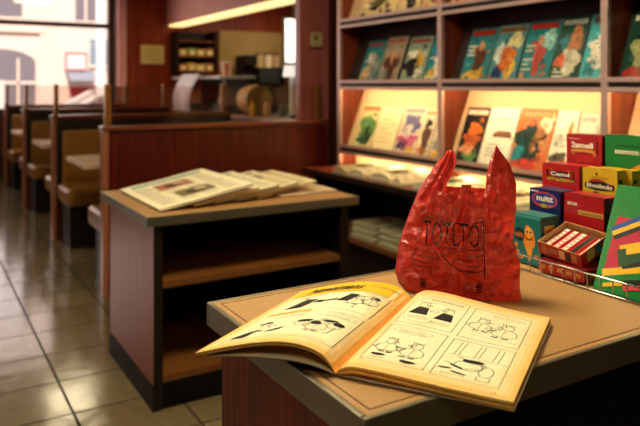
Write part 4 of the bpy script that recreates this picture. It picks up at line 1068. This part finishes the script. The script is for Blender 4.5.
def carton(name, X, y0, y1, z0, z1, dep, base, side, label, art=None, sideart=None, rz=0, group='boxed sweets on the candy rack', cat='box', vis=0.0):
    """front face looks to -X; y0 is the picture-left edge (larger Y)"""
    wd, ht = y0 - y1, z1 - z0
    r = thing(name, label, cat, (X, (y0 + y1) / 2, z0), rz, group)
    b = MB()
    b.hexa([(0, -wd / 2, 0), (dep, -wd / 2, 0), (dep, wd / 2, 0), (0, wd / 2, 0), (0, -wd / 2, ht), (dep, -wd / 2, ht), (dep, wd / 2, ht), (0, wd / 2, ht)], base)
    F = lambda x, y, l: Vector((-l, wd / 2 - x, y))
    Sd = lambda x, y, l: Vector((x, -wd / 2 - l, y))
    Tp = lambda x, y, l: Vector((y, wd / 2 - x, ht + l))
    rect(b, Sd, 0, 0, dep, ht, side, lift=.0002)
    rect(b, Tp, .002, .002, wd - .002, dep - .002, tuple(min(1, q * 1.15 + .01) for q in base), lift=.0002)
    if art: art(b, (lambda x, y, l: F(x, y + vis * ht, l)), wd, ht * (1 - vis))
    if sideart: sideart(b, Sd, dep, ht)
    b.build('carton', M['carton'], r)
    fl = MB(); fl.box((.001, -wd / 2 + .003, ht + .0004), (.003, wd / 2 - .003, ht + .001), side); fl.build('tuck_flap', M['carton'], r)
    return r
CWH, CYE, CBK, CRD = c('#f4ecd8'), c('#e8c030'), c('#180c08'), c('#b81c18')
def art_teal(b, F, w_, h):
    rect(b, F, 0, h * .94, w_, h, c('#3a9a94'))
    blob(b, F, w_ * .60, h * .52, w_ * .20, h * .26, c('#e88c28'), wob=.12, seed=2); blob(b, F, w_ * .62, h * .34, w_ * .10, h * .26, c('#e89a38'), lift=.0006); blob(b, F, w_ * .6, h * .66, w_ * .15, h * .10, c('#f0b050'), lift=.0007)
    ring(b, F, w_ * .6, h * .56, w_ * .11, h * .06, .002, c('#7a3810'), lift=.0009, a0=PI, a1=2 * PI)
    for k in (0, 1): blob(b, F, w_ * (.54 + .12 * k), h * .66, w_ * .03, h * .03, CBK, lift=.0009)
    blob(b, F, w_ * .25, h * .58, w_ * .2, h * .14, c('#0c2c34'), lift=.0005); text(b, F, 'nuits', w_ * .08, h * .52, w_ * .32, h * .12, c('#d87838'), bold=.02)
    for k, (x, y) in enumerate(((.2, .2), (.34, .12), (.85, .18), (.15, .35))): blob(b, F, w_ * x, h * y, w_ * .06, h * .05, c('#d87a30'), lift=.0005)
def side_strip(b, F, d_, h):
    rect(b, F, d_ * .2, h * .12, d_ * .75, h * .82, c('#d8a838'), lift=.0005)
    for k in range(4): blob(b, F, d_ * .48, h * (.22 + .16 * k), d_ * .16, h * .05, [c('#b84820'), c('#3a8a50'), c('#e8e0a0'), c('#c86820')][k], lift=.0008)
X1 = 1.052
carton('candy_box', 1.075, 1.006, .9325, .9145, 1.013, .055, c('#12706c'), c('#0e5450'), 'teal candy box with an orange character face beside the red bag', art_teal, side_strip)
def art_navy(b, F, w_, h):
    blob(b, F, w_ * .50, h * .62, w_ * .42, h * .30, c('#c84a58'), lift=.0004); blob(b, F, w_ * .50, h * .63, w_ * .36, h * .24, c('#2a3a90'), lift=.0006)
    text(b, F, 'nuitt', w_ * .24, h * .56, w_ * .54, h * .22, CWH, bold=.035, lift=.0009); blob(b, F, w_ * .48, h * .40, w_ * .11, h * .08, c('#b0a030'), lift=.0010)
    blob(b, F, w_ * .3, h * .42, w_ * .08, h * .05, c('#c83a48'), lift=.0009); blob(b, F, w_ * .68, h * .42, w_ * .08, h * .05, c('#d86a70'), lift=.0009)
    rect(b, F, w_ * .04, h * .88, w_ * .3, h * .93, c('#d8d8e8'))
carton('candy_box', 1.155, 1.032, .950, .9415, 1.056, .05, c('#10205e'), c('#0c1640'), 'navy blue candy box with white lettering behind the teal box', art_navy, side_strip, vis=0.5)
def art_small_red(b, F, w_, h):
    text(b, F, 'ame', w_ * .08, h * .66, w_ * .26, h * .10, CWH, bold=.02); rect(b, F, w_ * .36, h * .40, w_ * .98, h * .54, c('#d8b858')); text(b, F, 'cuuooos', w_ * .38, h * .42, w_ * .58, h * .09, c('#8a5a20'), bold=.02, lift=.0009)
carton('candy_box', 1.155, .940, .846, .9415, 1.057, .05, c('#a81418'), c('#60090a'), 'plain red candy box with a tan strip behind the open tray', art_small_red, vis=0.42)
def art_camd(b, F, w_, h):
    cx, cy = w_ * .5, h * .60
    ring(b, F, cx - w_ * .24, cy, w_ * .14, h * .17, .0035, CYE, lift=.0006, a0=PI * .5, a1=PI * 1.5); ring(b, F, cx + w_ * .24, cy, w_ * .14, h * .17, .0035, CYE, lift=.0006, a0=-PI * .5, a1=PI * .5)
    blob(b, F, cx, cy, w_ * .30, h * .13, c('#3a0c08'), lift=.0005); text(b, F, 'Camd', cx - w_ * .26, cy - h * .08, w_ * .52, h * .17, CWH, bold=.03, lift=.0009)
    for k in range(6): blob(b, F, w_ * (.2 + .12 * k), h * (.36 + .03 * (k % 2)), w_ * .07, h * .05, [CYE, c('#98b040')][k % 2], lift=.0006); 
    ribbon(b, F, [(w_ * .18, h * .33), (w_ * .4, h * .39), (w_ * .6, h * .33), (w_ * .84, h * .38)], .003, c('#c88a20'), lift=.0008)
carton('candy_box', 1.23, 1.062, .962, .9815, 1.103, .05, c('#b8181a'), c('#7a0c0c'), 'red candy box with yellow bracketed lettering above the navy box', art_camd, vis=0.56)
def art_yellow(b, F, w_, h):
    text(b, F, 'anoo wootoon', w_ * .28, h * .72, w_ * .5, h * .05, c('#5a4810')); blob(b, F, w_ * .42, h * .84, w_ * .03, h * .04, CBK); blob(b, F, w_ * .45, h * .60, w_ * .25, h * .10, c('#a82818'), lift=.0005)
    rect(b, F, w_ * .08, h * .41, w_ * .92, h * .57, CBK, lift=.0007); blob(b, F, w_ * .5, h * .49, w_ * .44, h * .13, CBK, lift=.0006); text(b, F, 'Bhonbndo', w_ * .13, h * .43, w_ * .74, h * .13, c('#f0e8c0'), bold=.03, lift=.0010); blob(b, F, w_ * .4, h * .28, w_ * .10, h * .05, c('#6a3810'))
def side_yel(b, F, d_, h):
    rect(b, F, d_ * .15, h * .15, d_ * .62, h * .85, c('#3a3010'), lift=.0005)
    for k in range(5): rect(b, F, d_ * .22, h * (.2 + .13 * k), d_ * .55, h * (.26 + .13 * k), c('#b89828'), lift=.0008)
for k, lab in enumerate(('yellow candy box with black lettered oval behind the plain red box', 'yellow candy box standing directly behind the lettered yellow box', )):
    carton('candy_box', 1.23 + k * .031, .955 - .002 - k * .012, .870 - k * .012, .9815, 1.104 - k * .001, .028, c('#d8b01c'), c('#c09a18'), lab, art_yellow if k == 0 else None, side_yel, vis=.42)
def art_same(b, F, w_, h):
    blob(b, F, w_ * .5, h * .34, w_ * .34, h * .22, c('#c87828'), lift=.0004, wob=.1); blob(b, F, w_ * .5, h * .28, w_ * .3, h * .16, CRD, lift=.0006)
    text(b, F, 'nonoooo', w_ * .08, h * .84, w_ * .32, h * .04, CWH); text(b, F, '2ame8', w_ * .14, h * .56, w_ * .64, h * .20, CWH, bold=.04, lift=.0009); ring(b, F, w_ * .84, h * .62, w_ * .05, h * .2, .003, c('#e8a030'), lift=.0008, a0=-PI * .5, a1=PI * .5)
    rect(b, F, w_ * .14, h * .44, w_ * .78, h * .50, c('#d8a030'), lift=.0008); text(b, F, 'oooowooo', w_ * .18, h * .34, w_ * .6, h * .07, c('#6a1810'), lift=.0009)
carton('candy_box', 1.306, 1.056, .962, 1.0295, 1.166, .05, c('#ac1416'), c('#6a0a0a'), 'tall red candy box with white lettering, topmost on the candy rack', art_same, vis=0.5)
def art_pad(b, F, w_, h):
    text(b, F, 'nnnnnnnn', w_ * .16, h * .72, w_ * .36, h * .06, CWH, bold=.03); text(b, F, 'xxxoooxoxo', w_ * .16, h * .83, w_ * .4, h * .035, c('#0c5428'))
    p0, p1 = (w_ * .0, h * .20), (w_ * .98, h * .78)
    dx, dy = p1[0] - p0[0], p1[1] - p0[1]; L_ = math.hypot(dx, dy); nx, ny = -dy / L_, dx / L_
    for k, (a, e, cl) in enumerate(((-.009, -.003, c('#d85818')), (-.003, .004, c('#e8c020')), (.004, .009, c('#e89020')))):
        patch(b, F, [(p0[0] + nx * a + dx * .1, p0[1] + ny * a + dy * .1), (p1[0] + nx * a, p1[1] + ny * a), (p1[0] + nx * e, p1[1] + ny * e), (p0[0] + nx * e + dx * .1, p0[1] + ny * e + dy * .1)], cl, lift=.0006)
    patch(b, F, [(p0[0] + .002, p0[1] + .002), (p0[0] + dx * .1 + nx * -.009, p0[1] + dy * .1 - ny * .009), (p0[0] + dx * .1 + nx * .009, p0[1] + dy * .1 + ny * .009)], c('#e8c888'), lift=.0006)
carton('pencil_box', 1.312, .958, .800, 1.0295, 1.170, .035, c('#127a2c'), c('#0c5a1e'), 'green carton with a yellow pencil picture at the back of the candy rack', art_pad, cat='box')
carton('candy_box', 1.235, .840, .76, .9815, 1.065, .04, c('#0e6a62'), c('#0a4a44'), 'small teal box behind the leaning green pencil packet')

# red carton lying under the open tray
def art_low(b, F, w_, h):
    for k in range(5): text(b, F, ['ooo', 'nuo', 'oon', 'uoo', 'ono'][k], w_ * (.05 + .19 * k), h * .3, w_ * .12, h * .35, c('#c89838'), bold=.03)
carton('candy_box', 1.056, .922, .815, .9145, .9375, .085, c('#9c1416'), c('#5c0808'), 'flat red candy carton underneath the open tray', art_low)
def tray():
    L = Vector((1.058, .926, .971)); F_ = Vector((1.060, .827, .963)); R_ = Vector((1.146, .828, .993)); Bk = L + R_ - F_
    ex = (F_ - L); ed = (R_ - F_); nz = ed.cross(ex).normalized()
    if nz.z < 0: nz = -nz
    dep = .026
    o = L - nz * dep
    r = thing('display_tray', 'open red cardboard tray of candy sticks tilted on the flat red carton', 'tray', tuple(o + Vector((0, 0, 0))))
    exn, edn = ex.normalized(), ed.normalized(); lx, ld = ex.length, ed.length; t = .0016
    tanc = c('#c8a06c'); red = c('#b01a1a')
    q = MB(); q.obox((0, 0, 0), ex, ed, nz * t, tanc); q.build('tray_floor', M['carton'], r)
    def wall(p, a, la, thick, nrm, art):
        b = MB(); b.obox(p, a * la, thick, nz * dep, tanc)
        Fw = lambda x, y, l: p + a * x + nz * y + nrm * l
        rect(b, Fw, 0, 0, la, dep, red, lift=.0003)
        art(b, Fw, la); b.build('tray_wall', M['carton'], r)
    def artf(b, Fw, la):
        for k, (x, cl) in enumerate(((.1, '#c86838'), (.5, '#e0b890'), (.66, '#281410'), (.78, '#c87840'))):
            rect(b, Fw, la * x, dep * .15, la * (x + .13), dep * .85, c(cl), lift=.0006)
        text(b, Fw, 'nooo', la * .26, dep * .35, la * .2, dep * .4, c('#d8a050'), lift=.0007)
    def arts(b, Fw, la):
        rect(b, Fw, la * .2, dep * .1, la * .45, dep * .9, c('#c8b060'), lift=.0006); rect(b, Fw, la * .5, dep * .15, la * .68, dep * .85, c('#28808c'), lift=.0006)
        rect(b, Fw, la * .72, dep * .2, la * .95, dep * .8, c('#c07830'), lift=.0006)
    wall(Vector((0, 0, 0)) + nz * 0, exn, lx, edn * t, -edn, artf)
    wall(ex.copy(), edn, ld, -exn * t, exn, arts)
    wall(ed + ex, -exn, lx, -edn * t, edn, lambda *a: None)
    wall(ed.copy(), -edn, ld, exn * t, -exn, lambda *a: None)
    n_ = 5; gap = (lx - 2 * t) / n_
    kinds = ['red and white candy stick at the left side of the open tray', 'second red and white candy stick in the open tray', 'middle candy stick with broad white band in the open tray', 'dark green topped candy stick in the open tray', 'red candy stick at the right side of the open tray']
    for k in range(n_):
        p0 = o + exn * (t + gap * k + .0012) + edn * (t + .005) + nz * (t + .0004)
        s_ = thing('candy_stick', kinds[k], 'candy', tuple(p0), 0, 'candy sticks in the open tray')
        q = MB(); ww, hh, ll = gap - .0024, .0125, ld - 2 * t - .012
        q.obox((0, 0, 0), exn * ww, edn * ll, nz * hh, CRD)
        T_ = lambda x, y, l: exn * x + edn * y + nz * (hh + l)
        rect(q, T_, ww * .22, 0, ww * .78, ll, c('#104038') if k == 3 else CWH, lift=.0003)
        for j in range(6): rect(q, T_, ww * .3, ll * (.08 + .15 * j), ww * .7, ll * (.14 + .15 * j), c('#e08878') if k != 3 else c('#0c2c28'), lift=.0005)
        q.build('wrapper', M['carton'], s_)
        q = MB(); q.obox(exn * ww * .15 - edn * .004, exn * ww * .7, edn * .0039, nz * hh * .7, CWH); q.build('wrapper_end', M['carton'], s_)
tray()
def pencil_packet():
    X0, z0 = 1.0475, .9145
    y0 = .790; wd = .185; ht = .196; lean = math.radians(25); th = .012
    up = Vector((math.sin(lean), 0.045, math.cos(lean))).normalized(); nr = Vector((-math.cos(lean), 0, math.sin(lean)))
    o = Vector((X0, y0, z0))
    r = thing('pencil_packet', 'green packet with red panel of coloured pencils leaning at the front of the candy rack', 'packet', tuple(o))
    G = c('#0e7a34'); G2 = c('#0a4a24')
    P = lambda x, y, l: Vector((0, -x, 0)) + up * y + nr * l
    b = MB(); b.obox(P(0, 0, -th), Vector((0, -wd, 0)), up * ht, nr * th, G)
    R0, R1 = (.012, .035), (wd - .01, .138)
    patch(b, P, [(R0[0], .018), (wd - .008, .018), (wd - .008, .138), (R0[0] + .004, .138)], c('#b8143c'), lift=.0004)
    def bar(x0, y0_, x1, y1_, w_, cols, lf):
        d = math.hypot(x1 - x0, y1_ - y0_); nx, ny = -(y1_ - y0_) / d, (x1 - x0) / d
        for (a, e, cl) in cols:
            patch(b, P, [(x0 + nx * w_ * a, y0_ + ny * w_ * a), (x1 + nx * w_ * a, y1_ + ny * w_ * a), (x1 + nx * w_ * e, y1_ + ny * w_ * e), (x0 + nx * w_ * e, y0_ + ny * w_ * e)], cl, lift=lf)
    Yc, Dk, Bl = c('#e8b820'), c('#0c1c18'), c('#1a4a9a')
    bar(.014, .104, .072, .138, .012, [(-1, -.3, Dk), (-.3, .4, Yc), (.4, 1.1, Bl)], .0007)
    bar(.040, .066, .16, .112, .022, [(-1, -.62, Dk), (-.62, .1, G2), (.1, .95, Yc)], .0008)
    bar(.036, .060, .052, .066, .020, [(-.62, .9, G2)], .0010)
    bar(.006 + .008, .022, .165, .070, .016, [(-1.0, -.55, Yc), (-.55, .2, G), (.2, 1.0, Yc)], .0007)
    bar(.055, .020, .165, .050, .012, [(-.9, -.2, c('#d03a50')), (-.2, .6, Dk)], .0009)
    b.build('card_front', M['carton'], r)
    q = MB(); q.obox(P(.002, ht, -th), Vector((0, -wd + .004, 0)), up * .0015, nr * th, c('#2c9a50')); q.build('top_flap', M['carton'], r)
pencil_packet()
